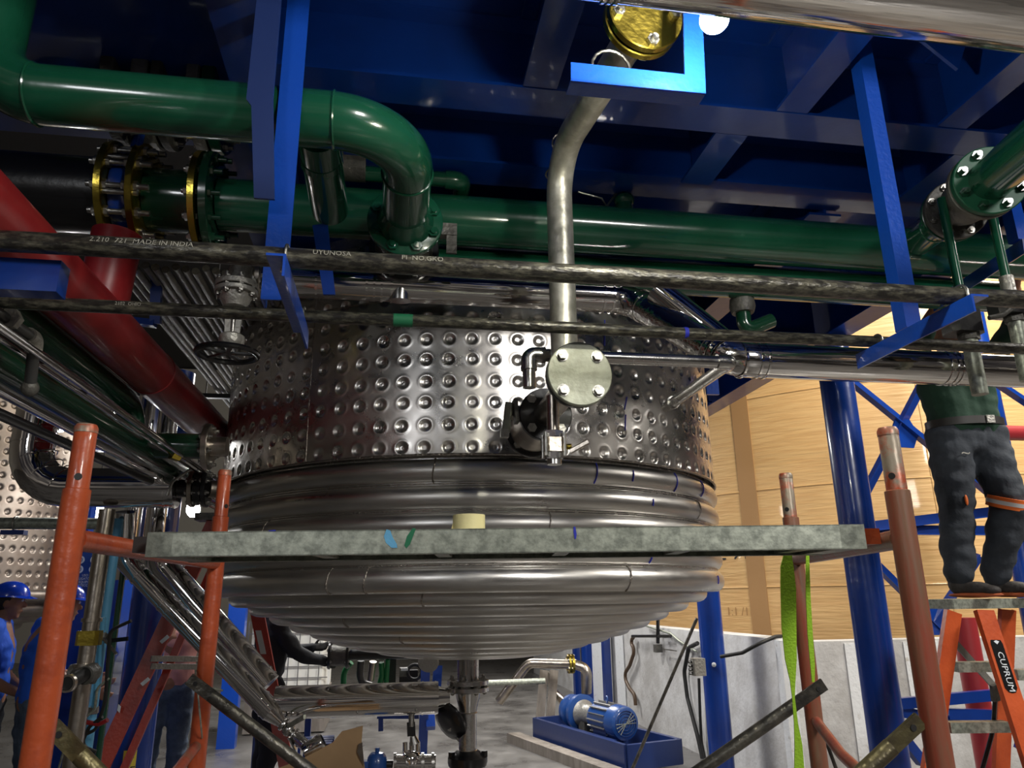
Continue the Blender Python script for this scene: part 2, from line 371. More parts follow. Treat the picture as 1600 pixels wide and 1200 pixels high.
# yellow sticker on left column
def onc(cx, cy, r, base_a):
    return lambda x, y, h: V((cx+(r+h)*math.sin(base_a+x/r), cy-(r+h)*math.cos(base_a+x/r), y))
st = MB(); A0 = math.atan2(-CL.x, CL.y)-.1; zc = at(200, 1188, D=4.9).z
g = onc(CL.x, CL.y, .125, A0)
n_ = 6; vs = [g(-.04+.08*i/n_, zc+k, .0015) for k in (-.08, .08) for i in range(n_+1)]
st.add(vs, [[i, i+1, n_+2+i, n_+1+i] for i in range(n_)])
stk = solo('warning_sticker', st, 'yellow', 'yellow earthing sticker on the left blue column', 'sticker')
ORG[stk] = ORG[stk]
part('letters', text_mb('TF', .075, lambda x, y, h: g(x, zc-.045+y, .003)), 'marker_black', stk)
gm = MB()
for i, wv in enumerate((.05, .034, .018)): gm.add([g(a, zc+.035-.016*i+b, .003) for a, b in ((-wv/2, -.002), (wv/2, -.002), (wv/2, .003), (-wv/2, .003))], [[0, 1, 2, 3]])
gm.add([g(a, zc+b, .003) for a, b in ((-.002, .037), (.002, .037), (.002, .07), (-.002, .07))], [[0, 1, 2, 3]])
part('earth_symbol', gm, 'marker_black', stk)
# ------------------------------------------------------------------ big tan storage tank behind the dike wall
TX, TY, TR = 9.0, 13.0, 5.0
tt = thing('storage_tank', 'huge tan painted storage tank behind the concrete dike wall', 'tank', (TX, TY, 0))
mb = MB(); mb.lathe((TX, TY, 0), (0, 0, 1), [(TR, 0), (TR, 9)], 160); part('shell', mb, 'tan', tt)
def ontan(px, py, lift=0.0):
    d = (at(px, py, D=1)-CAM); a = d.x**2+d.y**2; rx, ry = CAM.x-TX, CAM.y-TY
    b = 2*(d.x*rx+d.y*ry); c = rx*rx+ry*ry-(TR+lift)**2; disc = b*b-4*a*c
    t = (-b-math.sqrt(max(disc, 0)))/(2*a); return CAM+d*t
for zz in (at(1250, 930, D=9).z*0+1.72, 3.05, 4.4, 5.7):
    part('seam_bead', MB().ring((TX, TY, zz), (0, 0, 1), TR, .012, 160, 6), 'tan', tt)
for px in (1465,):
    a = ontan(px, 800); part('seam_bead', MB().cyl((a.x, a.y, 0), (a.x, a.y, 9), .012, n=8), 'tan', tt)
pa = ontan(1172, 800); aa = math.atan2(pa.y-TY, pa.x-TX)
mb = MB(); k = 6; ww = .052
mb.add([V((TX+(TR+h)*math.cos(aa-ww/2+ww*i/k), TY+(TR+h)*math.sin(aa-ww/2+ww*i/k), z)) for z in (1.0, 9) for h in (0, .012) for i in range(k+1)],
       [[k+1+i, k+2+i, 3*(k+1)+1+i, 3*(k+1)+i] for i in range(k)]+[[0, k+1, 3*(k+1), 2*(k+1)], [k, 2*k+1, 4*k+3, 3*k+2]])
part('shadow_strip', mb, 'shade_stencil_brown', tt, label='brown strip painted as a vertical shadow on the tan shell')  # shadow on the shell, put in as a thin brown strip
def tanletters(txt, px, py, size):
    c = ontan(px, py); a0 = math.atan2(c.y-TY, c.x-TX)
    return text_mb(txt, size, lambda x, y, h: V((TX+(TR+.006)*math.cos(a0+x/TR), TY+(TR+.006)*math.sin(a0+x/TR), c.z+y)))
part('stencil_letters', tanletters('E 91', 1146, 864, .30), 'marker_black', tt)
part('stencil_letters', tanletters('1:1 /1', 1153, 956, .16), 'shade_stencil_brown', tt)
# ------------------------------------------------------------------ blue cross bracing before the tan tank
def brace_line(a, b, D, wd, lab):
    A = at(*a, D=D); B = at(*b, D=D*(1.0))
    return MB().sweep([(-wd/2, -.006), (wd/2, -.006), (wd/2, .006), (-wd/2+.012, .006), (-wd/2+.012, wd*.8), (-wd/2, wd*.8)], A, B, up=(0, -1, 0))
bt = thing('cross_bracing', 'blue angle steel cross bracing between the thick column and the right edge', 'steel bracing', (6.0, 7.0, 0))
BD = 7.4
for a, b in (((1330, 596), (1605, 818)), ((1462, 560), (1330, 812)), ((1340, 825), (1606, 793)), ((1350, 828), (1606, 830)),
             ((1355, 868), (1600, 1110)), ((1530, 868), (1345, 1140)), ((1340, 1090), (1600, 1165)), ((1500, 560), (1620, 640))):
    part('brace', brace_line(a, b, BD, .10, ''), 'blue', bt)
for c in ((1413, 677), (1455, 968)):
    P = at(*c, D=BD-.06); part('gusset_plate', MB().lathe(P, (.15, -1, 0), [(.17, -.008), (.17, .008)], 6), 'blue', bt)
part('post', MB().cyl((at(1592, 850, D=7.5).x, at(1592, 850, D=7.5).y, 0), (at(1592, 850, D=7.5).x, at(1592, 850, D=7.5).y, 6), .11, n=24), 'blue', bt)
pr = at(1598, 677, D=6.4)
solo('fire_pipe', MB().cyl(pr+V((-.45, .0, .0)), pr+V((2.2, 0, 0)), .065, n=20), 'red_paint', 'red horizontal pipe end behind the worker at right edge', 'pipe')
# ================================================================== PROCESS TANK with dimple jacket and half-pipe coils
CX, CY, CR = .478, 4.47, 1.425
tk = thing('jacketed_tank', 'big stainless steel process tank with dimpled jacket and ribbed coils in the middle', 'tank', (CX, CY, 1.19))
ROW0, DZ, NC = 2.223, .0975, 89
DT = 2*PI/NC; Z0, Z1 = 2.192, 3.2
AF = math.atan2(-CY, -CX)                # facing the camera
T0 = math.atan2(3.05-CY, .222-CX)        # a column of dimples at px 700
def disp(th, z):
    kr = round((z-ROW0)/DZ); dz = z-(ROW0+kr*DZ); kc = round((th-T0)/DT); dt = (th-T0-kc*DT)*CR
    if kr < 0 or kr > 9: return 0
    j = .0022*math.sin(kc*12.9+kr*78.2); dz += j; dt += .0018*math.sin(kc*4.1+kr*9.7)
    r = math.hypot(dt, dz); R = .0265
    d = 0.003*math.cos(PI*min(1, dt/(.05)))*0
    if r < .045: d += .0014*math.exp(-((r-.030)/.006)**2)
    if r < R: q = (r/R)**2; d -= .0125*(1-q)**1.5
    if r < .0095: d += .0065*(1-(r/.0095)**4) - (.003 if r < .0045 else 0)
    return d
half = 1.52; nu = 660; nv = 168; vs = []; us = [AF-half+2*half*i/nu for i in range(nu+1)]
nb_ = 60; us += [AF+half+(2*PI-2*half)*i/nb_ for i in range(1, nb_)]
zs = [Z0+(Z1-Z0)*j/nv for j in range(nv+1)]; NU = len(us)
for j, z in enumerate(zs):
    for i, th in enumerate(us):
        w_ = .004*noise.noise(V((math.cos(th)*4, math.sin(th)*4, z*4)))
        r = CR+w_+(disp(th, z) if i <= nu else 0); vs.append((CX+r*math.cos(th), CY+r*math.sin(th), z))
fs = [[j*NU+i, j*NU+(i+1) % NU, (j+1)*NU+(i+1) % NU, (j+1)*NU+i] for j in range(nv) for i in range(NU)]
part('dimple_jacket', MB().add(vs, fs), 'jacket_steel', tk, 80)
part('upper_shell', MB().lathe((CX, CY, 0), (0, 0, 1), [(CR-.02, 3.19), (CR-.02, 3.27), (.8, 3.29), (0.0, 3.295)], 96), 'steel', tk)
dish = [(CR-.02, 2.25), (CR-.02, 1.72), (1.37, 1.66), (1.28, 1.60), (1.17, 1.55), (1.0, 1.485), (.85, 1.435), (.7, 1.395), (.5, 1.355), (.3, 1.33), (.001, 1.325)]
part('dished_bottom', MB().lathe((CX, CY, 0), (0, 0, 1), dish, 128), 'steel', tk)
def coil(R, z, rv, rh, tilt=0.0):
    mb = MB(); n = 200; m = 14; vs = []
    for i in range(n):
        th = 2*PI*i/n
        for k in range(m):
            b = 2*PI*k/m; wob = 1+.02*noise.noise(V((math.cos(th)*5, math.sin(th)*5, z*9)))
            rr = R+rh*math.cos(b)*wob; vs.append((CX+rr*math.cos(th), CY+rr*math.sin(th), z+rv*math.sin(b)+tilt*math.sin(th)))
    return mb.add(vs, [[i*m+k, ((i+1) % n)*m+k, ((i+1) % n)*m+(k+1) % m, i*m+(k+1) % m] for i in range(n) for k in range(m)])
coils = [(1.383, z, .056, .052) for z in (2.126, 2.014, 1.903, 1.791, 1.682)]
for R_, z_ in ((1.335, 1.578), (1.235, 1.532), (1.125, 1.488), (1.02, 1.446), (.91, 1.408), (.80, 1.374), (.685, 1.345), (.565, 1.32), (.44, 1.302), (.3, 1.292)):
    coils.append((R_-.052, z_+.042, .046, .055))
CO = []
for i, (R, z, rv, rh) in enumerate(coils):
    c = part('half_pipe_coil', coil(R, z, rv, rh), 'coil_steel', tk, 60); CO.append((c, R, z, rv, rh))
    if 0 < i < 5: part('weld_seam', MB().ring((CX, CY, z+rv), (0, 0, 1), R+rh*.34, .0055, 200, 6), 'weld', tk)
part('weld_seam', MB().ring((CX, CY, 2.19), (0, 0, 1), CR+.004, .006, 200, 6), 'weld', tk)
def thof(px, py, R):                     # angle on a cylinder of radius R round the tank axis seen at a pixel
    d = (at(px, py, D=1)-CAM); a = d.x**2+d.y**2; rx, ry = CAM.x-CX, CAM.y-CY
    b = 2*(d.x*rx+d.y*ry); c = rx*rx+ry*ry-R*R; t = (-b-math.sqrt(max(0, b*b-4*a*c)))/(2*a); p = CAM+d*t
    return math.atan2(p.y-CY, p.x-CX), p
for (px, py, k) in ((677, 735, 0), (412, 800, 2), (1090, 740, 1), (510, 905, 4), (660, 925, 5), (537, 965, 7), (625, 990, 9), (860, 815, 2), (985, 880, 4), (570, 880, 4)):
    c, R, z, rv, rh = CO[k]; th, _ = thof(px, py, R+rh)
    pts = [(CX+(R+(rh+.001)*math.cos(b))*math.cos(th+.004*math.sin(b*2)), CY+(R+(rh+.001)*math.cos(b))*math.sin(th), z+(rv+.001)*math.sin(b)) for b in [-1.3+2.6*i/10 for i in range(11)]]
    part('weld_bead', MB().tube(pts, .0035, 6), 'weld', c)
for (px, py, k, s) in ((932, 737, 0, 1), (1057, 757, 0, 1), (1098, 770, 0, .9), (1019, 780, 1, .3), (1019, 873, 3, 1), (1120, 898, 4, .4), (988, 735, 0, .5)):
    c, R, z, rv, rh = CO[k]; th, P = thof(px, py, R+rh*.9)
    pts = [(CX+(R+(rh+.002)*math.cos(b))*math.cos(th+.006*b), CY+(R+(rh+.002)*math.cos(b))*math.sin(th+.006*b), z+(rv+.002)*math.sin(b)) for b in [(-.9+1.8*i/8)*s for i in range(9)]]
    part('marker_stroke', MB().tube(pts, .0028, 5), 'marker_blue', c, label='blue marker stroke')
for (p0, p1) in (((978, 648), (977, 672)), ((980, 620), (976, 640)), ((945, 500), (945, 540))):
    th, a = thof(*p0, CR+.003); th, b = thof(*p1, CR+.003); part('marker_stroke', MB().tube([a, b], .0025, 5), 'marker_blue', tk, label='blue marker stroke')
# fine vertical sheet seam and slanting sheet seam
th, a = thof(488, 560, CR+.001)
part('sheet_seam', MB().cyl((a.x, a.y, 2.2), (a.x, a.y, 3.0), .003, n=6), 'weld', tk)
pts = [(CX+(CR+.002)*math.cos(AF+u), CY+(CR+.002)*math.sin(AF+u), 2.905) for u in [-1.4+2.8*i/80 for i in range(81)]]
part('sheet_seam', MB().tube(pts, .0025, 5), 'weld', tk)
# bottom outlet: stub, clamp, flange, reducer, vertical pipe, black coupling
def olist(X, Y, items):
    pass
ox, oy = at(731, 1080, Y=CY).x, CY
o_ = thing('bottom_outlet', 'vertical stainless outlet pipe with flanges under the tank bottom', 'pipe', (ox, oy, .3))
zt = lambda py: at(731, py, Y=CY).z
part('nozzle', MB().cyl((ox, oy, 1.285), (ox, oy, zt(1062)), .062, n=28), 'steel', o_)
flange(o_, (ox, oy, zt(1066)), (0, 0, 1), .118, .028, 8, 'steel', 'bolt', .097, .009, .022)
flange(o_, (ox, oy, zt(1077)), (0, 0, 1), .118, .026, 8, 'steel', 'bolt', .097, .009, .022)
part('reducer', MB().lathe((ox, oy, 0), (0, 0, 1), [(.05, zt(1113)), (.053, zt(1105)), (.066, zt(1090)), (.07, zt(1082))], 28), 'steel', o_)
part('pipe', MB().cyl((ox, oy, zt(1176)), (ox, oy, zt(1113)), .05, n=28), 'steel', o_)
for q in (1113, 1172): part('weld_seam', MB().ring((ox, oy, zt(q)), (0, 0, 1), .05, .004, 32, 6), 'stained_steel', o_)
part('coupling', MB().lathe((ox, oy, 0), (0, 0, 1), [(.105, zt(1196)), (.11, zt(1190)), (.11, zt(1182)), (.085, zt(1178)), (.06, zt(1172))], 32), 'black_paint', o_)
part('lower_pipe', MB().cyl((ox, oy, 0), (ox, oy, zt(1196)), .098, n=28), 'steel', o_)
for s in (-1, 1): part('coupling_bolt', MB().hexa((ox+s*.09, oy-.02, zt(1182)), (0, 0, 1), .02, .03), 'black_paint', o_)
# black check valve elbow leaning out at its left
vb = at(715, 1115, Y=CY+.02)
cv = thing('check_valve', 'black angle valve body left of the vertical outlet pipe', 'valve', vb)
part('body', MB().tube(bend([vb+V((.07, 0, -.10)), vb+V((-.0, 0, -.02)), vb+V((-.01, 0, .12)), vb+V((-.06, 0, .16))], .06, 6), [.05]*1+[.055]*15+[.05], 16) if 0 else
     MB().tube([vb+V((.05, 0, -.14)), vb+V((.03, 0, -.09)), vb+V((-.01, 0, -.04))], [.04, .055, .065], 20), 'cast_light', cv)
part('disc', MB().lathe(vb+V((-.03, -.0, -.03)), (-.7, -.5, -.45), [(.11, 0), (.115, .015), (.1, .035), (.05, .05)], 28), 'black_paint', cv)
# ================================================================== OVERHEAD PIPES
UX = V((1, 0, 0)); VY = V((0, 1, 0)); UZ = V((0, 0, 1))
# ---- two black pipes on the blue brackets
Y1_, Y2_, ZP = 1.67, 2.035, 2.392
r1, r2 = .0245, .0185
def bent_text(txt, size, px, Yc, r, up=.9, m='sign_white', par=None):
    x0 = at(px, 400, Y=Yc).x
    g = lambda x, y, h: V((x0+x, Yc-(r+.0016)*math.cos(up+y/r), ZP+(r+.0016)*math.sin(up+y/r)))
    return part('stencil_letters', text_mb(txt, size, g), m, par)
XL, XR = -2.4, 3.2
p1o = thing('long_pipe', 'thicker of the two thin black pipes crossing the whole picture', 'pipe', (.4, Y1_, ZP))
part('pipe', MB().tube([(XL+(XR-XL)*i/20, Y1_, ZP+.0012*math.sin(i*1.3)) for i in range(21)], r1, 24), 'dirty_pipe', p1o)
for t_, px in (('2.210  721  MADE IN INDIA', 225), ('UYUNOSA', 520), ('PI  NO.GKO', 660)):
    bent_text(t_, .019, px, Y1_, r1, .28, 'faded_ink', p1o)
p2o = thing('long_pipe', 'thinner and lower of the two thin black pipes crossing the whole picture', 'pipe', (.4, Y2_, ZP-.006))
part('pipe', MB().tube([(XL+(XR+1-XL)*i/20, Y2_, ZP-.006+.001*math.sin(i*1.7)) for i in range(21)], r2, 20), 'dirty_pipe', p2o)
bent_text('2102  OHIO', .013, 215, Y2_, r2, -.1, 'faded_ink', p2o)
part('paint_smear', MB().tube([(at(615, 490, Y=Y2_).x, Y2_, ZP-.006), (at(645, 490, Y=Y2_).x, Y2_, ZP-.006)], r2+.0008, 20), 'marker_green', p2o, label='green paint smear')
part('paint_smear', MB().tube([(at(1067, 515, Y=Y2_).x, Y2_, ZP-.006), (at(1073, 515, Y=Y2_).x, Y2_, ZP-.006)], r2+.0008, 20), 'marker_blue', p2o, label='blue marker ring')
def angle_prof(w, t, h=None):
    h = h or w; return [(0, 0), (w, 0), (w, t), (t, t), (t, h), (0, h)]
# ---- brackets: vertical hanger + arm with U-bolts
def hanger(px, py, lab, right):
    x = at(px, py, Y=1.86).x; t = thing('pipe_hanger', lab, 'pipe bracket', (x, 1.86, ZP-.05), 'bright blue angle steel hangers')
    w = .052 if right else .064
    if right: vp = [(x, 1.86, z) for z in (3.6,)]
    mb = MB()
    s = 1 if right else 1
    # L section: one leg faces the camera, the other runs back
    prof = [(0, 0), (w, 0), (w, .006), (.006, .006), (.006, w), (0, w)]
    n = len(prof)
    z0 = ZP-.02 if right else 2.36
    vs = [V((x+(p[0]-w*.5), 1.86+p[1], z)) for z in (z0, 3.6) for p in prof]
    mb.add(vs, [[i, (i+1) % n, n+(i+1) % n, n+i] for i in range(n)]+[list(range(n-1, -1, -1)), list(range(n, 2*n))])
    part('hanger_leg', mb, 'bright_blue', t)
    # arm runs in depth under both pipes
    ax = x+(-.012 if right else .045); z = ZP-r1-.004
    a, b = (ax, 1.59, z), (ax, 2.10, z)
    m2 = MB(); pr = [(-.026, 0), (.026, 0), (.026, -.006), (-.020, -.006), (-.020, -.05), (-.026, -.05)] if right else [(-.022, 0), (.022, 0), (.022, -.055), (.016, -.055), (.016, -.006), (-.022, -.006)]
    vs = [V((q[0]+p[0], q[1], q[2]+p[1])) for q in (a, b) for p in pr]
    m2.add(vs, [[i, (i+1) % 6, 6+(i+1) % 6, 6+i] for i in range(6)]+[[5, 4, 3, 2, 1, 0], [6, 7, 8, 9, 10, 11]])
    part('arm', m2, 'bright_blue', t)
    for (Y, r) in ((Y1_, r1), (Y2_, r2)):
        zc = ZP if Y == Y1_ else ZP-.006
        pts = [V((ax+.012, Y-(r+.005), z-.03))]+[V((ax+.012, Y-(r+.005)*math.cos(a_), zc+(r+.005)*math.sin(a_))) for a_ in [PI*i/12 for i in range(13)]]+[V((ax+.012, Y+(r+.005), z-.03))]
        ub = part('u_bolt', MB().tube(pts, .004, 8), 'bolt', t)
        part('nut', MB().hexa(pts[0]+V((0, 0, .008)), UZ, .0095, .009), 'bolt', ub)
        part('nut', MB().hexa(pts[-1]+V((0, 0, .008)), UZ, .0095, .009), 'bolt', ub)
    return t
hanger(1388, 280, 'tall bright blue angle hanger at right carrying the two black pipes', True)
hanger(436, 360, 'bright blue angle hanger left of the green elbow carrying the black pipes', False)
xx = at(412, 90, Y=1.80).x
solo('hanger_strut', MB().plate([(xx-.035, 1.80, 3.6), (xx+.03, 1.80, 3.6), (xx+.035, 1.80, 2.93), (xx+.062, 1.80, 2.62), (xx+.01, 1.80, 2.62), (xx-.02, 1.80, 2.90), (xx-.035, 1.80, 2.92)], (0, 1, 0), .008), 'skid',
     'kinked blue strut, coloured dark for shade, beside the left bright blue hanger', 'pipe bracket')  # strut lies in shadow; its darker paint carries that shade
# third hanger at the right edge with a slanting brace
t = thing('pipe_hanger', 'bright blue hanger post with slanting arm at the right edge', 'pipe bracket', (at(1585, 330, Y=2.3).x, 2.3, 2.7))
a = at(1578, 290, Y=2.30); b = at(1592, 378, Y=2.30)
part('hanger_leg', MB().bar((b.x, 2.3, 3.3), (b.x, 2.3, b.z), .05, .05, up=(0, 1, 0)), 'bright_blue', t)
a = at(1612, 372, Y=2.24); b = at(1468, 468, Y=3.0)
part('arm', MB().sweep([(-.035, 0), (.035, 0), (.035, .006), (-.029, .006), (-.029, .06), (-.035, .06)], a, b, up=(0, 0, -1)), 'blue', t)
# ---- green header and its black bolted section
HY = 2.80
zh = lambda px, py: at(px, py, Y=HY).z
h0, h1 = at(345, 318, Y=HY), at(1590, 412, Y=HY)
ZH = (h0.z+h1.z)/2+.012
hd = thing('header_pipe', 'big glossy green header pipe running right under the blue beams', 'pipe', (1.0, HY, ZH))
part('pipe', MB().cyl((h0.x, HY, ZH), (3.4, HY, ZH), .105, n=48), 'green', hd)
part('green_spool', MB().cyl((at(238, 300, Y=HY).x, HY, ZH), (at(312, 300, Y=HY).x, HY, ZH), .125, n=44), 'dark_green', hd)
xb = at(166, 300, Y=HY).x
fx = lambda px: at(px, 320, Y=HY).x
flange(hd, (fx(318), HY, ZH), UX, .205, .03, 12, 'brass', 'bolt', .178, .013, .035, label='brass coloured flange')
flange(hd, (fx(335), HY, ZH), UX, .205, .035, 12, 'dark_green', 'dark_green', .178, .013, .045, label='green flange')
flange(hd, (fx(228), HY, ZH), UX, .215, .03, 12, 'brass', 'bolt', .185, .014, .05, label='brass coloured flange')
bp_ = thing('header_pipe', 'wide glossy black pipe at the left edge ending in a brass flange', 'pipe', (xb-.8, HY, ZH))
part('pipe', MB().cyl((-3.6, HY, ZH), (fx(178), HY, ZH), .15, n=48), 'black_paint', bp_)
flange(bp_, (fx(182), HY, ZH), UX, .215, .03, 12, 'brass', 'bolt', .185, .014, .05, label='brass coloured flange')
bv = thing('butterfly_valve', 'dark blue butterfly valve clamped between two brass flanges', 'valve', (fx(205), HY, ZH))
part('body', MB().lathe((fx(190), HY, ZH), UX, [(.16, 0), (.165, .01), (.165, fx(220)-fx(190)-.01), (.16, fx(220)-fx(190))], 40), 'blue', bv)
part('neck', MB().cyl((fx(205), HY, ZH+.15), (fx(205), HY, ZH+.27), .035, n=16), 'blue', bv)
arc = [V((fx(228), HY-.13-.05*math.sin(a_), ZH+.25-.22*a_)) for a_ in [0, .2, .4, .6, .8]]
part('lever', MB().tube(arc, .012, 8), 'bright_blue', bv)
for k in range(8):
    a_ = 2*PI*(k+.5)/8; part('stud', MB().cyl((fx(176), HY+.19*math.cos(a_), ZH+.19*math.sin(a_)), (fx(240), HY+.19*math.cos(a_), ZH+.19*math.sin(a_)), .011, n=10), 'bolt', bv)
# second green pipe, lower and just behind
g2y = 3.0
z2 = at(1200, 442, Y=g2y).z; gx0, gx1 = at(690, 420, Y=g2y).x, at(1545, 470, Y=g2y).x
CXY = 1
s2 = thing('green_pipe', 'second green pipe tucked below and behind the big header', 'pipe', ((gx0+gx1)/2, 2.93, z2))
z2 -= .022; part('pipe', MB().cyl((.15, 2.96, z2), (gx1, 2.96, z2), .078, n=36), 'green', s2)
part('end_cap', MB().ball((gx1, 2.96, z2), .078, (.6, 1, 1), 24, 12), 'green', s2)
# riser cap and tee stub on the header
px_ = at(975, 310, Y=HY)
sc_ = thing('vent_stub', 'small green capped stub on top of the header right of the steel pipe', 'pipe fitting', (px_.x, HY, ZH+.1))
part('stub', MB().cyl((px_.x, HY, ZH+.08), (px_.x, HY, ZH+.15), .036, n=20), 'green', sc_)
part('cap', MB().ball((px_.x, HY, ZH+.155), .046, (1, 1, .8), 20, 10), 'green', sc_)
lv = at(935, 305, Y=HY-.03)
part('cock_lever', MB().tube([at(903, 300, Y=HY-.02), at(940, 310, Y=HY-.02), at(948, 322, Y=HY-.02), px_+V((-.03, 0, .03))], .005, 8), 'bolt', sc_)
# ---- green elbow pipe (runs right, turns away from the camera) with flanged valve into the tank
EZ = 2.985
e0 = at(60, 130, Z=EZ); e1 = at(500, 180, Z=EZ)
EY = (e1.y+.02)
xe = at(634, 330, Z=EZ).x; ye = at(634, 345, Z=EZ).y
er = .084
ep = thing('elbow_pipe', 'glossy green pipe from upper left bending round to a bolted flange', 'pipe', (xe-.6, EY, EZ-er))
xl = at(-28, 130, Y=EY).x
path = bend([(xl, EY, 3.598), (xl, EY, EZ), (xe, EY, EZ), (xe, ye-.01, EZ)], [.17, .235], 16)
part('pipe', MB().tube(path, er, 40), 'green', ep)
for c, ax in (((at(523, 180, Y=EY).x, EY, EZ), UX), ((at(60, 130, Y=EY).x, EY, EZ), UX), ((xe, EY+.255, EZ), VY)):
    part('weld_seam', MB().ring(c, ax, er+.0005, .0045, 48, 6), 'green', ep)
part('weld_neck', MB().lathe((xe, ye-.09, EZ), VY, [(er, 0), (er+.004, .02), (er+.022, .07), (er+.024, .09)], 36), 'green', ep)
flange(ep, (xe, ye+.01, EZ), VY, .143, .026, 8, 'green', 'green', .116, .0145, .034)
wv = thing('wafer_valve', 'black and grey wafer valve behind the green elbow flange', 'valve', (xe, ye+.1, EZ))
part('body', MB().lathe((xe, ye+.03, EZ), VY, [(.118, 0), (.122, .01), (.122, .05), (.10, .07), (.10, .17), (.118, .20)], 36), 'cast', wv)
flange(wv, (xe, ye+.245, EZ), VY, .143, .03, 8, 'black_paint', 'bolt', .12, .011, .03)
part('stub', MB().tube([(xe, ye+.255, EZ-.06), (xe-.01, ye+.30, EZ-.11), (xe-.01, ye+.31, EZ-.20)], [.05, .045, .045], 28), 'steel', wv)
part('actuator_neck', MB().bar((xe+.12, ye+.06, EZ), (xe+.2, ye+.06, EZ), .04, .05), 'cast', wv)
part('lever_plate', MB().bar((xe+.18, ye+.05, EZ-.10), (xe+.18, ye+.05, EZ+.02), .012, .04), 'cast', wv)
# green branch dropping behind the elbow pipe
bz = 3.02
q0 = at(497, 215, Z=bz); q1 = at(512, 335, Z=bz)
bpipe = thing('branch_pipe', 'short green branch pipe behind the green elbow pipe right of the left hanger', 'pipe', (q0.x, q1.y, bz-.07))
part('pipe', MB().tube([(q0.x, q0.y-.02, bz), (q0.x+.003, q1.y-.04, bz)], .068, 32), 'green', bpipe)
part('weld_neck', MB().tube([(q0.x, q0.y+.10, bz), (q0.x, q0.y+.13, bz)], [.07, .072], 32), 'green', bpipe)
solo('hanging_plate', MB().plate([at(488, 352, Y=2.55), at(512, 348, Y=2.55), at(524, 460, Y=2.55), at(505, 460, Y=2.55)], (0, 1, 0), .01), 'blue', 'dark blue flat bar hanging below the green branch pipe', 'pipe bracket')
# valve and small green pipe behind the elbow
yv = 2.72
vv = thing('ball_valve', 'grey ball valve with silver lever seen under the green elbow', 'valve', at(560, 258, Y=yv))
xa, xb_ = at(528, 258, Y=yv), at(572, 265, Y=yv)
part('body', MB().cyl((xa.x, yv, xa.z), (xb_.x, yv, xa.z), .062, n=24), 'cast', vv)
part('handle', MB().bar((xa.x-.04, yv-.075, xa.z+.03), (xa.x+.07, yv-.075, xa.z+.025), .022, .012), 'bolt', vv)
part('stem', MB().cyl((xa.x+.02, yv-.09, xa.z+.025), (xa.x+.02, yv-.04, xa.z+.02), .012, n=10), 'bolt', vv)
sg = thing('small_green_pipe', 'small green pipe with elbow right of the big green elbow', 'pipe', at(700, 285, Y=yv))
pz = at(700, 281, Y=yv).z; xr = at(722, 285, Y=yv).x
part('pipe', MB().tube(bend([(xb_.x, yv, pz), (xr, yv, pz), (xr, yv+.2, pz)], .05, 8), .032, 20), 'green', sg)
part('elbow', MB().tube(bend([(xr-.07, yv, pz), (xr, yv, pz), (xr, yv+.07, pz)], .05, 8), .039, 20), 'green', sg)
# gate valves behind the elbow pipe (dull grey) at upper left
gy = 2.75
gz = at(240, 152, Y=gy).z
gv = thing('flanged_valve', 'dull grey flanged valve peeking above and below the green pipe at upper left', 'valve', at(230, 152, Y=gy))
part('body', MB().cyl((at(190, 150, Y=gy).x, gy, gz), (at(330, 150, Y=gy).x, gy, gz), .10, n=28), 'dark_green', gv)
for px, w_, m_ in ((195, .05, 'cast'), (243, .06, 'cast_light'), (268, .04, 'cast'), (322, .05, 'cast_light'), (345, .05, 'green')):
    flange(gv, (at(px, 150, Y=gy).x, gy, gz), UX, .208, w_, 8, m_, 'bolt', .178, .011, .03)
rp = at(105, 20, Y=gy)
solo('riser_pipe', MB().tube(bend([(rp.x, gy, 3.598), (rp.x, gy, gz), (at(185, 150, Y=gy).x, gy, gz)], .16, 10), .095, 32), 'green', 'dark green riser elbow at the top left corner', 'pipe')
# ---- stainless insulated line in front of the tank top
CYY = 2.86
c0 = at(408, 446, Y=CYY); c1 = at(965, 466, Y=CYY)
zc = at(700, 452, Y=CYY).z
c2 = at(1140, 562, D=2.75); c3x = 3.6
LYY = c2.y
cl = thing('insulated_pipe', 'mirror clad insulated pipe under the green header bending down to the right', 'pipe', (.6, CYY, zc-.06))
P = [V((c0.x, CYY, zc)), V((at(985, 462, Y=CYY).x, CYY, zc)), c2, V((c3x, LYY, c2.z+.0))]
part('cladding', MB().tube(bend(P, [.14, .14], 5), .066, 36), 'chrome_streak', cl)
dd = (P[2]-P[1]).normalized()
for c, ax in ([(P[0]+UX*k, UX) for k in (.12, .22, .42, .45, .48, .52)]+[(P[1]-UX*k, UX) for k in (.13, .09, .06)]+[(P[1]+dd*k, dd) for k in (.06, .1)]+[(P[2]-dd*k, dd) for k in (.1, .07, .04)]+[(P[2]+UX*k, UX) for k in (.04, .1, .13, .88, .91, .93, 1.3)]):
    part('clamp_band', MB().band(c, ax, .0655, .0695, .008, 36), 'chrome', cl)
jb = thing('insulated_pipe', 'second mirror clad pipe slanting behind the bend of the first', 'pipe', at(1080, 480, D=3.0))
part('cladding', MB().tube([at(1025, 452, D=3.05), at(1135, 540, D=2.95)], .055, 30), 'chrome', jb)
for px in (388, 398):
    pass
flange(cl, (c0.x-.005, CYY, zc), UX, .085, .02, 4, 'stained_steel', 'bolt', .07, .009, .02)
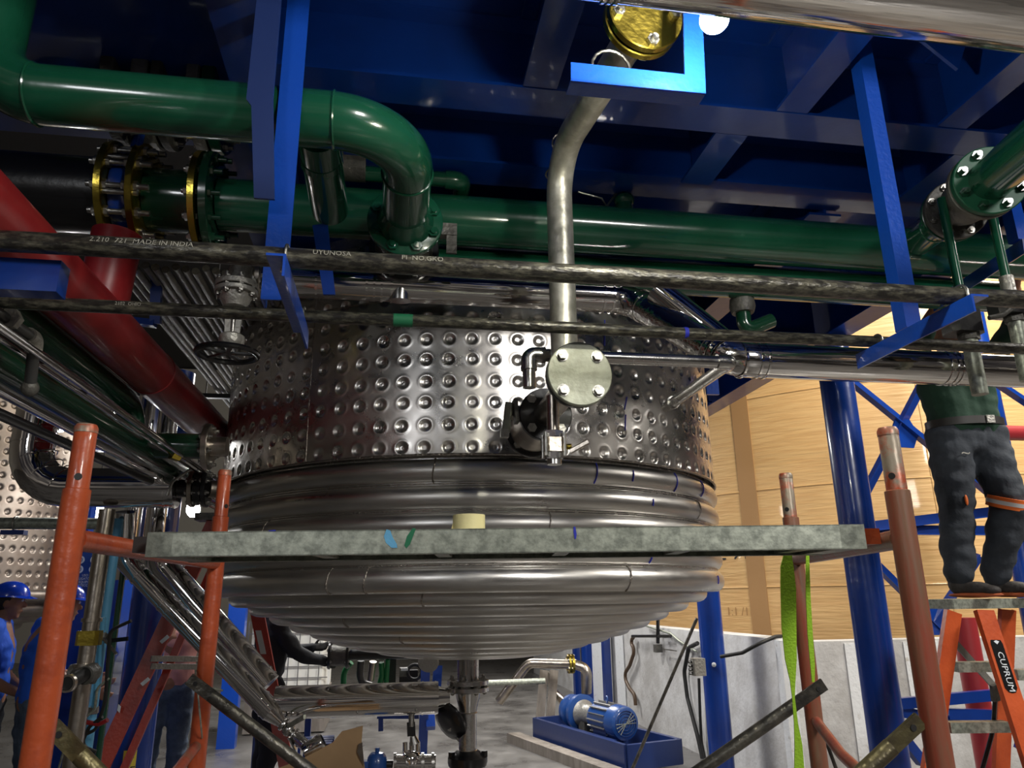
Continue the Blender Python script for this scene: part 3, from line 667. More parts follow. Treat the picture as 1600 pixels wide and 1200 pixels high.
# ---- brass-flanged bent stainless pipe with blind flange, drain valve and butterfly valve
SY = 2.10
bl = at(905, 585, Y=SY)                      # centre of blind flange
SX, SZ = bl.x-.0, bl.z
vx = at(877, 400, Y=SY+.13).x
sp = thing('process_pipe', 'bent grey stainless pipe hanging from the brass flange down to the blind flange', 'pipe', (vx, SY+.13, SZ))
top = at(1002, 34, D=1.93); kink = at(880, 245, Y=SY+.13)
pth = bend([(vx, SY+.13, SZ), (vx, SY+.13, kink.z), top], .16, 12)
part('pipe', MB().tube(pth, .0445, 36), 'pipe_steel', sp)
pdir = (top-V((vx, SY+.13, kink.z))).normalized()
for c, ax in ((V((vx, SY+.13, kink.z-.072)), UZ), (V((vx, SY+.13, kink.z))+pdir*.08, pdir)):
    part('weld_seam', MB().ring(c, ax, .0448, .0035, 36, 6), 'weld', sp)
part('weld_neck', MB().lathe(top-pdir*.10, pdir, [(.0445, 0), (.05, .04), (.058, .08)], 30), 'pipe_steel', sp)
flange(sp, top-pdir*.006, pdir, .102, .022, 4, 'brass', 'bolt', .08, .011, .022, ph=.1)
flange(sp, top+pdir*.024, pdir, .102, .022, 4, 'brass', 'bolt', .08, .011, .022, ph=.1)
spool_x = SX-.0
sl = thing('tank_nozzle_assembly', 'spool with round blind flange, black flanges and butterfly valve bolted to the tank front', 'pipe fitting', (SX, SY, SZ))
yt = CY-math.sqrt(CR**2-(SX-CX)**2); fy_ = yt-.43
part('spool', MB().cyl((SX, SY+.02, SZ), (SX, fy_-.01, SZ), .0445, n=32), 'stained_steel', sl)
bf = part('blind_flange', MB().lathe((SX, SY-.012, SZ), VY, [(.099, 0), (.102, .003), (.102, .018), (.099, .021)], 48), 'matt_steel', sl, label='flat grey blind flange plate')
flange(sl, (SX, SY+.027, SZ), VY, .1, .02, 4, 'black_paint', 'bolt', .0775, .011, .024)
for k in range(4):
    a_ = PI/4+k*PI/2; c = V((SX+.0775*math.cos(a_), SY-.012, SZ+.0775*math.sin(a_)))
    part('bolt', MB().hexa(c, -VY, .015, .016), 'bolt', bf); part('washer', MB().cyl(c, c-VY*.003, .019, n=16), 'bolt', bf)
fy = yt-.43
flange(sl, (SX, fy, SZ), VY, .100, .024, 4, 'black_paint', 'bolt', .0775, .012, .02)
part('valve_body', MB().lathe((SX, fy+.014, SZ), VY, [(.092, 0), (.097, .006), (.097, .055), (.088, .06), (.088, .20), (.094, .215), (.094, .235)], 40), 'stained_steel', sl)
flange(sl, (SX, fy+.265, SZ), VY, .112, .028, 4, 'black_paint', 'bolt', .09, .012, .02)
part('nozzle', MB().cyl((SX, fy+.27, SZ), (SX, yt-.004, SZ), .0445, n=28), 'steel', sl)
ln = V((SX-.13, fy+.045, SZ+.01))
part('lever_neck', MB().bar((SX-.08, fy+.09, SZ+.02), (SX-.135, fy+.05, SZ+.03), .035, .05), 'stained_steel', sl)
lv_ = part('lever', MB().bar((SX-.135, fy+.01, SZ+.045), (SX-.150, fy+.0, SZ-.07), .03, .014, up=(0, 1, 0), bev=.005), 'matt_steel', sl)
part('lever_plate', MB().bar((SX-.112, fy+.02, SZ+.06), (SX-.105, fy+.02, SZ-.03), .014, .05, up=(0, 1, 0)), 'cast', sl)
part('square_nut', MB().box((SX-.155, fy-.0, SZ-.075), (.03, .03, .03)), 'bolt', sl)
# drain ball valve under the spool
dvx, dvy = SX-.0, SY+.13
dn = thing('ball_valve', 'small stainless drain ball valve under the blind flange', 'valve', (dvx, dvy, SZ-.2))
zq = lambda py: at(865, py, Y=dvy).z
dvx = at(865, 690, Y=dvy).x
part('stub', MB().cyl((dvx, dvy, zq(676)), (dvx, dvy, SZ-.035), .0195, n=20), 'stained_steel', dn)
part('upper_end', MB().hexa((dvx, dvy, zq(684)), UZ, .032, .020), 'steel', dn)
bd = part('body', MB().box((dvx, dvy, zq(696)), (.062, .055, .045), None, .012), 'stained_steel', dn)
part('lower_end', MB().hexa((dvx, dvy, zq(718)), UZ, .03, .022), 'steel', dn)
part('outlet', MB().cyl((dvx, dvy, zq(726)), (dvx, dvy, zq(717)), .023, n=20), 'steel', dn)
for i, j in ((-1, -1), (1, -1), (-1, 1), (1, 1)):
    part('bolt', MB().cyl((dvx+i*.03, dvy+j*.025, zq(714)), (dvx+i*.03, dvy+j*.025, zq(678)), .005, n=8), 'bolt', dn)
part('stem', MB().cyl((dvx+.03, dvy, zq(698)), (dvx+.055, dvy-.01, zq(698)), .009, n=10), 'brass', dn)
part('handle', MB().bar((dvx+.05, dvy-.01, zq(706)), (dvx+.105, dvy-.03, zq(692)), .012, .016, bev=.003), 'stained_steel', dn)
# small cross pipe behind the blind flange with two elbows
ky = 2.34
kz = at(980, 565, Y=ky).z
ka = at(826, 552, Y=ky); kb = at(1141, 568, Y=ky); ZK = (at(860, 554, Y=ky).z+kb.z)/2
sm = thing('drain_line', 'thin stainless line behind the blind flange turning down at left and back at right', 'pipe', ((ka.x+kb.x)/2, ky, ZK-.02))
part('pipe', MB().tube(bend([(ka.x, ky, at(820, 606, Y=ky).z), (ka.x, ky, ZK), (kb.x, ky, ZK), (kb.x, 2.98, ZK+.0)], [.035, .03], 8), .0225, 20), 'steel', sm)
for c, ax in ((V((ka.x, ky, ZK-.05)), UZ), (V((ka.x+.05, ky, ZK)), UX), (V((kb.x-.045, ky, ZK)), UX), (V((kb.x, 2.90, ZK)), VY)):
    part('fitting_collar', MB().cyl(c-V(ax)*.006, c+V(ax)*.006, .0285, n=20), 'steel', sm)
part('elbow', MB().tube(bend([(ka.x, ky, ZK-.045), (ka.x, ky, ZK), (ka.x+.045, ky, ZK)], .03, 8), .027, 20), 'steel', sm)
part('elbow', MB().tube(bend([(kb.x-.04, ky, ZK), (kb.x, ky, ZK), (kb.x, ky+.04, ZK)], .03, 8), .027, 20), 'steel', sm)
# ---- blue L bracket under the brass flange
bk = thing('l_bracket', 'blue mitred angle bracket below the brass flange and lamp', 'pipe bracket', at(1000, 120, Y=1.28))
BY = 1.40
A_, B_, C_ = at(894, 113, Y=BY), at(1102, 130, Y=BY), at(1087, -30, Y=BY)
B_.z = (at(1095, 128, Y=BY).z)
def lpoly(pts): return [at(x, y, Y=BY) for x, y in pts]
part('lower_leg', MB().plate(lpoly([(892, 97), (1070, 116), (1103, 146), (892, 126)]), (0, 1, 0), .006).plate([at(892, 126, Y=BY), at(1103, 146, Y=BY), at(1103, 146, Y=BY)+V((0, .05, 0)), at(892, 126, Y=BY)+V((0, .05, 0))], UZ, .005), 'bright_blue', bk)
part('upright_leg', MB().plate(lpoly([(1066, -60), (1094, -60), (1103, 146), (1070, 116)]), (0, 1, 0), .006), 'bright_blue', bk)
u_ = thing('u_clamp', 'thin steel U clamp on the bent pipe above the blue L bracket', 'clamp', at(970, 100, D=1.8))
pc = at(955, 108, D=1.86); x_, y_, z_ = frame(pdir)
part('rod', MB().tube([pc+(x_*math.cos(a_)+y_*math.sin(a_))*.052 for a_ in [PI*i/8-.3 for i in range(12)]], .004, 8), 'bolt', u_)
# ---- bulb lamp
lp = at(1116, 30, D=1.58)
lm = thing('lamp', 'glowing round bulb behind the mirror pipe at the top', 'lamp', lp)
part('bulb', MB().ball(lp, .031, (1, 1, .95), 24, 14), 'bulb', lm)
part('socket', MB().lathe(lp+V((0, 0, .03)), UZ, [(.022, 0), (.022, .03), (.015, .04), (.015, .06)], 20), 'sign_white', lm)
part('cord', MB().tube([lp+V((0, 0, .08)), lp+V((.01, 0, .3)), V((lp.x+.02, lp.y, 3.36))], .004, 6), 'rubber', lm)
# ---- big mirror clad pipe at the very top right
ty = 1.02
tz = at(1200, 40, Y=ty).z
big_r = .125
e_ = at(1200, 42, Y=ty)
tp = thing('insulated_pipe', 'large mirror clad pipe in the top right corner close to the camera', 'pipe', (e_.x, ty, e_.z))
dirp = V((1, 0, 0)); P0 = at(1200, -22, Y=ty)
TA = at(905, -92, Y=ty+.02); TB = at(1600, 0, Y=ty+.02); TD = (TB-TA).normalized()
part('cladding', MB().cyl(TA-TD*.3, TB+TD*1.2, .097, n=64), 'chrome_streak', tp)
for k in (.055, .067, .079): part('clamp_band', MB().band(TA+TD*k, TD, .0965, .100, .006, 48), 'chrome', tp)
# ---- green branch with grey valve, upper right
gd0, gd1 = at(1443, 372, D=3.25), at(1610, 228, D=2.35)
d_ = (gd1-gd0).normalized()
gb = thing('branch_pipe', 'green branch pipe rising from the header to a flange at the right edge', 'pipe', gd0)
part('pipe', MB().tube([gd0-d_*.05, gd0+d_*.30], .062, 30), 'green', gb)
part('weld_seam', MB().ring(gd0+d_*.14, d_, .062, .004, 32, 6), 'green', gb)
flange(gb, gd0+d_*.31, d_, .118, .022, 8, 'green', 'bolt', .098, .01, .02)
gvv = thing('ball_valve', 'dull grey flanged ball valve on the slanting green branch at upper right', 'valve', gd0+d_*.45)
flange(gvv, gd0+d_*.345, d_, .118, .026, 8, 'cast', 'bolt', .098, .01, .02)
part('body', MB().lathe(gd0+d_*.36, d_, [(.07, 0), (.085, .05), (.092, .11), (.085, .17), (.07, .22)], 30), 'cast', gvv)
flange(gvv, gd0+d_*.595, d_, .125, .026, 8, 'cast', 'bolt', .103, .01, .02)
sd = d_.cross(UZ).normalized(); fr = V((0, -1, 0))
hub = gd0+d_*.43+fr*.10-sd*.03
part('stop_housing', MB().cyl(hub+V((.0, 0, .07)), hub+V((0, 0, -.055)), .028, n=20), 'cast', gvv)
part('handle_loop', MB().tube([hub+V((.02, -.01, .08)), hub+V((.085, -.01, .07)), hub+V((.09, -.01, -.0)), hub+V((.03, -.01, -.045))], .009, 10), 'cast', gvv)
flange(gb, gd0+d_*.635, d_, .125, .03, 8, 'flange_green', 'dark_green', .1, .012, .03)
part('pipe', MB().tube([gd0+d_*.64, gd0+d_*1.3], .075, 30), 'green', gb)
# ---- two hanging drain cocks at right
def cock(px, pt, pb, lab):
    Y = 2.2; x = at(px, (pt+pb)/2, Y=Y).x; z = lambda p: at(px, p, Y=Y).z
    t = thing('drain_cock', lab, 'valve', (x, Y, z(pb)), 'black ball valves with galvanised stubs hanging at right')
    part('stub_pipe', MB().tube([(x, Y, z(pb)), (x, Y, z(pt+62))], .0265, 24, caps=True), 'galv', t)
    part('nut', MB().hexa((x, Y, z(pt+64)), UZ, .036, .03), 'cast', t)
    part('body', MB().box((x-.02, Y, z(pt+38)), (.13, .09, .085), None, .02), 'black_paint', t)
    part('neck', MB().cyl((x, Y, z(pt+18)), (x, Y, z(pt-6)), .024, n=16), 'cast_light', t)
    part('lever', MB().tube([(x+.05, Y-.05, z(pt+36)), (x+.10, Y-.06, z(pt+32)), (x+.16, Y-.06, z(pt+16))], .009, 8), 'cast', t)
    part('upper_pipe', MB().cyl((x, Y, z(pt-6)), (x, Y, ZH-.1), .017, n=12), 'green', t)
    return t
cock(1517, 468, 616, 'black ball valve with galvanised stub hanging before the worker, longer and left one')
cock(1590, 440, 594, 'black ball valve with galvanised stub cut by the right edge of the picture')
# grey valve block under the second green pipe
b0 = at(1160, 480, Y=3.0)
bb = thing('angle_valve', 'dark valve with curved elbow below the green pipes left of the tall hanger', 'valve', b0)
part('bonnet', MB().lathe(b0+V((0, 0, -.03)), UZ, [(.05, 0), (.06, .03), (.055, .07)], 20), 'cast', bb)
part('elbow', MB().tube(bend([b0+V((0, 0, -.02)), b0+V((0, 0, -.12)), b0+V((.14, 0, -.06))], .06, 8), .034, 18), 'dark_green', bb)
a = at(1128, 600, Y=3.0)
solo('blue_plate', MB().box(at(1112, 600, Y=3.6), (.07, .02, .12)), 'bright_blue', 'small bright blue plate beside the right side of the dimpled jacket', 'steel plate')
# vertical beam end right of tank top
# ================================================================== LEFT SIDE
def vrun(px, py, D, Yend, r, m, name, lab, cat='pipe', Ystart=None, n=24, group=None):
    p = at(px, py, D=D); mb = MB().cyl((p.x, Ystart if Ystart is not None else .9, p.z), (p.x, Yend, p.z), r, n=n)
    return p, solo(name, mb, m, lab, cat, group)
# red pipe running back towards the tank, with a riser
p = at(45, 398, D=2.1); rx_, rz_ = p.x, p.z
rp_ = thing('red_pipe', 'thick matt red pipe running back from the left edge towards the tank', 'pipe', (rx_, 2.5, rz_-.1))
part('pipe', MB().cyl((rx_, .8, rz_), (rx_, 4.6, rz_), .098, n=40), 'red', rp_)
q = at(160, 440, D=2.75); yb = at(150, 500, X=rx_).y
part('riser', MB().cyl((rx_+.0, yb+.02, rz_), (rx_+.02, yb+.02, rz_+.34), .085, n=36), 'red', rp_)
for y_ in (yb+.62,): part('weld_seam', MB().ring((rx_, y_, rz_), VY, .098, .004, 40, 6), 'red', rp_)
a = at(99, 438, D=1.72)
solo('box_beam', MB().box((a.x-.5, a.y, a.z), (1.0, .05, .078)), 'blue', 'short blue beam end crossing in front of the red pipe at the left edge', 'beam')
# dark green pipe beside it with two elbows into the tank
gp = at(96, 534, D=2.6); gp.z -= .025; gp.x -= .01; gq = at(212, 640, D=4.0)
gY = at(205, 610, X=gp.x).y; zl = at(250, 693, Y=gY).z; xe2 = at(318, 693, Y=gY).x
dg_ = thing('dark_pipe', 'dark glossy green pipe under the red pipe dropping through two elbows to the tank', 'pipe', (gp.x, gY, zl-.07))
part('pipe', MB().tube(bend([(gp.x, 1.0, gp.z), (gp.x, gY, gp.z), (gp.x+.02, gY+.05, zl), (xe2, gY+.05, zl)], [.12, .12], 10), .058, 28), 'dark_green', dg_)
flange(dg_, (xe2+.01, gY+.05, zl), UX, .105, .028, 8, 'stained_steel', 'bolt', .085, .009, .02)
part('nozzle', MB().cyl((xe2+.02, gY+.05, zl), (at(352, 693, Y=gY).x, gY+.05, zl), .045, n=24), 'stained_steel', dg_)
# parallel runs
_, o = vrun(30, 550, 1.95, 4.6, .007, 'chrome', 'steel_tube', 'bright thin steel tube between the red pipe and the dark green pipe', Ystart=.8)
_, o = vrun(60, 606, 2.3, 5.2, .048, 'dark_green', 'green_pipe', 'dark green pipe running back from the left edge above the orange post', Ystart=.8)
_, o = vrun(12, 519, 1.8, 4.4, .012, 'chrome', 'chrome_pipe', 'slim chrome pipe left of the thin steel tube at the left edge', Ystart=.8)
_, o = vrun(6, 610, 2.2, 5.2, .024, 'chrome', 'chrome_pipe', 'chrome pipe just below the dark green pipe at the left edge', Ystart=.8)
_, o = vrun(60, 640, 2.5, 5.2, .018, 'steel', 'steel_tube', 'thin steel tube lowest of the parallel runs at left', Ystart=.8)
a, b = at(-30, 634, D=1.9), at(235, 752, D=3.0)
solo('black_tube', MB().cyl(a, b, .016, n=14), 'black_paint', 'thin black tube slanting across the chrome elbow at left', 'tube')
# little galvanised line with elbows
a = at(-10, 485, D=1.75); b = at(54, 530, D=1.95); c = at(47, 606, D=1.98)
gl = thing('small_line', 'small grey threaded pipe with an elbow and end plug at the left edge', 'pipe', c)
part('pipe', MB().tube(bend([a, b, c], .03, 8), .015, 16), 'steel_tube_dark', gl)
part('elbow', MB().tube(bend([b+(a-b).normalized()*.035, b, b+(c-b).normalized()*.035], .022, 8), .021, 16), 'cast_light', gl)
part('end_plug', MB().ball(c, .022, (1, 1, 1.1)), 'cast', gl)
part('union_nut', MB().hexa(at(14, 496, D=1.8), (b-a), .026, .02), 'cast_light', gl)
# conduit rack: many parallel tubes high up
for i, px in enumerate(range(190, 470, 15)):
    p = at(px, 425, Z=3.02)
    solo('conduit', MB().cyl((p.x, 3.15, 3.02-.008*(i % 3)), (p.x, 7.2, 3.02-.008*(i % 3)), .017, n=12), 'cast_light', 'dim grey steel conduit high up between the red pipe and the tank', 'conduit', 'parallel conduits under the platform')
for Y, lab in ((5.15, 'thin dark cross angle under the conduits, nearer one'), (6.0, 'thin dark cross angle under the conduits, farther one')):
    solo('cross_angle', MB().bar((-2.6, Y, 2.968), (-.9, Y, 2.968), .04, .03), 'steel_tube_dark', lab, 'steel angle')
fb = thing('pipe_support', 'blue angle U frame hanging before the conduits', 'pipe bracket', at(220, 500, D=3.6))
A_, B_, C_ = at(245, 420, D=3.4), at(243, 506, D=3.4), at(192, 500, D=3.4)
part('drop_leg', MB().bar(A_, B_, .045, .03, up=(0, 1, 0)), 'blue', fb); part('bottom_leg', MB().bar(B_, C_, .04, .03), 'blue', fb)
# galvanised gate valve with hand wheel hanging under the black valve
hv = at(368, 470, D=2.75); hz = lambda py: at(368, py, Y=hv.y).z
gt = thing('gate_valve', 'grey gate valve hanging with its hand wheel down left of the tank jacket', 'valve', (hv.x, hv.y, hz(560)))
flange(gt, (hv.x, hv.y, hz(447)), UZ, .078, .022, 8, 'cast_light', 'bolt', .065, .009, .02)
flange(gt, (hv.x, hv.y, hz(457)), UZ, .078, .018, 8, 'cast_light', 'bolt', .065, .009, .02)
part('bonnet', MB().lathe((hv.x, hv.y, hz(480)), UZ, [(.04, 0), (.055, .03), (.062, .06)], 24), 'cast_light', gt)
part('neck', MB().cyl((hv.x, hv.y, hz(450)), (hv.x+.01, hv.y, hz(415)), .04, n=20), 'cast', gt)
for s in (-1, 1): part('yoke_arm', MB().bar((hv.x+s*.022, hv.y, hz(480)), (hv.x+s*.016, hv.y, hz(525)), .012, .02), 'cast_light', gt)
part('stem', MB().cyl((hv.x, hv.y, hz(480)), (hv.x, hv.y, hz(552)), .007, n=10), 'bolt', gt)
part('yoke_cap', MB().lathe((hv.x, hv.y, hz(540)), UZ, [(.04, 0), (.045, .01), (.045, .035), (.03, .045)], 24), 'cast_light', gt)
hw = part('hand_wheel', MB().ring((hv.x-.01, hv.y, hz(553)), UZ, .105, .011, 36, 8), 'black_paint', gt)
for k in range(5):
    a_ = 2*PI*k/5; part('spoke', MB().bar((hv.x-.01, hv.y, hz(552)), (hv.x-.01+.1*math.cos(a_), hv.y+.1*math.sin(a_), hz(553)), .016, .008), 'black_paint', hw)
# mirror clad pipe: down, round the elbow and right into the tank
my = at(160, 762, D=3.7).y; mz = at(160, 762, Y=my).z; mx = at(51, 700, Y=my).x; mxe = at(278, 760, Y=my).x
mr = .098
mp_ = thing('insulated_pipe', 'mirror clad pipe coming down at left and elbowing right behind the orange post', 'pipe', (mx, my, mz-mr))
part('cladding', MB().tube(bend([(mx, my, 2.55), (mx, my, mz), (mxe, my, mz)], .24, 6), mr, 40), 'chrome', mp_, 20)
for c, ax in [(V((mx, my, mz+k)), UZ) for k in (.22, .30)]+[(V((mx+k, my, mz)), UX) for k in (.22, .27)]+[(V((mxe-k, my, mz)), UX) for k in (.01, .05)]:
    part('clamp_band', MB().band(c, ax, mr-.001, mr+.003, .008, 40), 'chrome', mp_)
cc_ = V((mx+.24, my, mz+.24))
for a_ in (.4, .8, 1.2):
    d = V((-math.cos(a_), 0, -math.sin(a_))); part('clamp_band', MB().band(cc_+d*.24, V((math.sin(a_), 0, -math.cos(a_))), mr-.001, mr+.003, .006, 40), 'chrome', mp_)
nz_ = thing('side_nozzle', 'black and brown flanged nozzle valve between the mirror pipe and the tank coils', 'valve', (mxe+.1, my, mz-.1))
part('neck', MB().cyl((mxe+.003, my, mz), (mxe+.06, my, mz), .045, n=24), 'black_paint', nz_)
flange(nz_, (mxe+.075, my, mz), UX, .095, .022, 8, 'stained_steel', 'bolt', .078, .009, .02)
part('valve_disc', MB().cyl((mxe+.09, my, mz), (mxe+.125, my, mz), .085, n=28), 'black_paint', nz_)
flange(nz_, (mxe+.14, my, mz), UX, .095, .022, 8, 'black_paint', 'bolt', .078, .009, .02)
part('stub', MB().cyl((mxe+.15, my, mz), (mxe+.235, my+.05, mz), .045, n=24), 'stained_steel', nz_)
part('lever', MB().tube([(mxe+.08, my-.06, mz+.1), (mxe+.0, my-.1, mz+.02), (mxe-.02, my-.1, mz-.05)], .007, 8), 'bolt', nz_)
t_ = at(268, 708, D=3.3)
tm = thing('thermowell', 'small brass and steel sensor fitting above the mirror pipe end', 'sensor', t_)
part('probe', MB().cyl(at(225, 692, D=3.2), t_, .008, n=10), 'steel_tube_dark', tm); part('head', MB().hexa(t_, t_-at(225, 692, D=3.2), .028, .04), 'brass', tm)
# vertical mirror pipes behind
for (px, r, z1, z0, lab) in ((250, .06, 2.05, 1.5, 'vertical mirror clad pipe above the galvanised plank at left'), (212, .045, 2.1, 1.55, 'slimmer vertical mirror clad pipe left of the wider one above the plank')):
    q = at(px, 760, D=4.6); solo('insulated_pipe', MB().cyl((q.x, q.y, 1.74), (q.x, q.y, 2.985), r, n=30), 'chrome', lab, 'pipe')
q = at(191, 712, D=3.9)
t = thing('white_pipe', 'slim pipe ending in a small white sleeve left of the vertical mirror pipes', 'pipe', q)
part('sleeve', MB().lathe(q+V((0, 0, -.07)), UZ, [(.02, 0), (.028, .01), (.028, .10), (.018, .13)], 20), 'sign_white', t); part('pipe', MB().cyl(q+V((0, 0, .05)), V((q.x, q.y, 2.985)), .014, n=12), 'steel', t)
# two diagonal mirror pipes
a0 = at(196, 800, D=4.1); a1 = at(192, 872, D=4.1); a2 = at(424, 1112, D=3.9)
dp = thing('insulated_pipe', 'lower of the two mirror clad pipes slanting down to the right at left', 'pipe', a2)
part('cladding', MB().tube(bend([a0, a1, a2], .12, 5), .055, 34), 'chrome', dp)
b0 = at(250, 838, D=4.3); b1 = at(255, 884, D=4.3); b2 = at(418, 1072, D=4.15)
dp2 = thing('insulated_pipe', 'upper of the two mirror clad pipes slanting down to the right at left', 'pipe', b2)
part('cladding', MB().tube(bend([b0, b1, b2], .08, 5), .078, 34), 'chrome', dp2)
for P_, Q_, r, o_2 in ((a1, a2, .055, dp), (b1, b2, .078, dp2)):
    d = (Q_-P_).normalized(); Ln = (Q_-P_).length
    for f_ in (.12, .3, .34, .93, .97): part('clamp_band', MB().band(P_+d*Ln*f_, d, r-.001, r+.004, .009, 34), 'chrome', o_2)
d = (a2-a1).normalized()
part('reducer', MB().tube([a2, a2+d*.09], [.053, .024], 24), 'chrome', dp)
tv = a2+d*.13
v3 = thing('tri_clamp_valve', 'small stainless clamp valve with lever at the foot of the slanting mirror pipe', 'valve', tv)
part('body', MB().ball(tv, .035, (1, 1, 1.0)), 'steel', v3)
part('clamp', MB().lathe(tv-d*.045, d, [(.034, 0), (.036, .008), (.034, .016)], 24), 'steel', v3)
part('clamp', MB().lathe(tv+d*.03, d, [(.034, 0), (.036, .008), (.034, .016)], 24), 'steel', v3)
part('lever', MB().bar(tv+V((0, -.03, .02)), at(476, 1120, D=3.6), .012, .02), 'matt_steel', v3)
part('wing_nut', MB().bar(tv+V((.01, -.05, -.03)), tv+V((.05, -.06, -.09)), .02, .008), 'steel', v3)
e3 = at(492, 1178, D=3.6)
part('outlet_pipe', MB().cyl(tv+d*.05, e3, .028, n=20), 'steel', v3)
part('outlet_cup', MB().lathe(at(476, 1176, D=3.6), V((.9, 0, .5)), [(.04, 0), (.042, .09), (.035, .1)], 24), 'chrome', v3)
# horizontal mirror pipe to the bottom outlet
hy = CY-.02; ha = at(430, 1093, Y=hy); hb = at(684, 1095, Y=hy); HZ = (ha.z+hb.z)/2; hr = .085
hp = thing('insulated_pipe', 'horizontal mirror clad pipe under the tank leading to the vertical outlet pipe', 'pipe', ((ha.x+hb.x)/2, hy, HZ-hr))
part('cladding', MB().cyl((ha.x, hy, HZ), (hb.x, hy, HZ), hr, n=44), 'chrome', hp)
part('reducer', MB().tube([(hb.x, hy, HZ), (hb.x+.065, hy, HZ)], [.06, .045], 28), 'chrome', hp)
for px in (436, 444, 660, 680): part('clamp_band', MB().band((at(px, 1094, Y=hy).x, hy, HZ), UX, hr-.001, hr+.003, .008, 44), 'chrome', hp)
for px in (560, 650):
    x = at(px, 1094, Y=hy).x; part('rivet', MB().ball((x, hy-hr*.8, HZ-hr*.6), .008), 'bolt', hp)
# second dimpled tank, far left
q = at(-92, 800, D=7.6); T2 = (q.x, q.y, 1.32)
t2 = thing('jacketed_tank', 'second dimpled steel tank behind the orange post at the far left edge', 'tank', (T2[0], T2[1], 1.2))
N2 = 82; us = [-2.2+2.2*i/360 for i in range(361)]; zs = [1.72+1.84*j/240 for j in range(241)]; vs = []
for z in zs:
    for th in us:
        kr = round((z-1.78)/.112); kc = round(th/(2*PI/N2)); r_ = math.hypot((th-kc*2*PI/N2)*T2[2], z-1.78-kr*.112)
        dd_ = -.018*(1-(r_/.032)**2)**1.5 if r_ < .032 else 0
        if r_ < .010: dd_ += .008
        rr = T2[2]+dd_; vs.append((T2[0]+rr*math.cos(th), T2[1]+rr*math.sin(th), z))
nU = len(us)
part('dimple_jacket', MB().add(vs, [[j*nU+i, j*nU+i+1, (j+1)*nU+i+1, (j+1)*nU+i] for j in range(240) for i in range(nU-1)]), 'far_jacket', t2, 70)
part('bottom_head', MB().lathe((T2[0], T2[1], 0), UZ, [(1.31, 1.76), (1.30, 1.66), (1.1, 1.50), (.7, 1.36), (.01, 1.3)], 72), 'far_jacket', t2)
for i, (R_, z_) in enumerate(((1.31, 1.69), (1.2, 1.58), (1.02, 1.49), (.82, 1.42))): part('half_pipe_coil', MB().ring((T2[0], T2[1], z_), UZ, R_, .055, 90, 10), 'far_jacket', t2)
# background pipes and posts, left
q = at(100, 818, D=4.9); g_ = thing('rail_pipe', 'dull grey horizontal pipe behind the orange post at left', 'pipe', q)
part('pipe', MB().cyl((q.x-1.2, q.y, q.z), (q.x+.42, q.y, q.z), .038, n=20), 'galv', g_)
x = at(18, 815, D=4.8).x; part('u_bolt', MB().ring((x, q.y, q.z), UX, .044, .006, 24, 6), 'bolt', g_); part('saddle', MB().box((x, q.y, q.z-.06), (.14, .06, .03)), 'blue', g_)
def vpipe(px, py, D, z0, z1, r, m, name, lab, cat='pipe'):
    p = at(px, py, D=D); t = thing(name, lab, cat, (p.x, p.y, z0)); part('pipe', MB().cyl((p.x, p.y, z0), (p.x, p.y, z1), r, n=20), m, t); return p, t
p, t = vpipe(146, 950, 3.5, .72, 2.05, .037, 'stained_steel', 'riser_pipe', 'stained steel riser with a yellow ball valve behind the left orange post')
zv = lambda py: at(135, py, D=3.45).z
part('valve_body', MB().box((p.x-.0, p.y, zv(997)), (.10, .08, .065), None, .015), 'brass', t, label='yellow valve body')
part('collar', MB().cyl((p.x, p.y, zv(1046)), (p.x, p.y, zv(1036)), .052, n=20), 'stained_steel', t)
part('tee', MB().cyl((p.x-.06, p.y, zv(1052)), (p.x+.05, p.y, zv(1052)), .045, n=20), 'cast', t)
part('collar', MB().cyl((p.x, p.y, zv(972)), (p.x, p.y, zv(966)), .045, n=20), 'stained_steel', t)
oe = at(106, 1068, D=3.1)
op = thing('open_pipe_end', 'round open black pipe end facing the camera behind the left orange post', 'pipe', oe)
part('rim', MB().band(oe, V((.15, 1, 0)), .028, .036, .02, 28), 'stained_steel', op)
part('bore', MB().tube([oe, oe+V((.02, .14, .03))], [.029, .03], 24), 'rubber', op); part('collar', MB().cyl(oe+V((.02, .12, .02)), oe+V((.03, .18, .03)), .04, n=20), 'cast', op); part('stub', MB().cyl(oe+V((.02, .14, .03)), (p.x-.02, p.y-.03, zv(1052)), .03, n=16), 'cast', op)
p, t = vpipe(167, 950, 3.9, .72, 2.05, .022, 'light_blue', 'light_blue_pipe', 'light blue pipe beside the stained steel riser at left')
p, t = vpipe(186, 940, 4.2, .6, 2.0, .016, 'dark_green', 'thin_green_pipe', 'thin green pipe just left of the left blue column')
for i, (px, lab) in enumerate(((143, 'left one of two pale blue lines with fittings before the left blue column'), (155, 'right one of two pale blue lines with fittings before the left blue column'))):
    a, b = at(px+6, 965, D=3.6), at(px-9, 1120, D=3.55)
    t = thing('hose_line', lab, 'hose', b); part('hose', MB().tube([a, (a+b)/2+V((.006, 0, 0)), b], .014, 12), 'light_blue', t)
    for f_ in (.15, .5, .9): c = a.lerp(b, f_); part('fitting', MB().hexa(c, b-a, .021, .03), 'bolt', t)
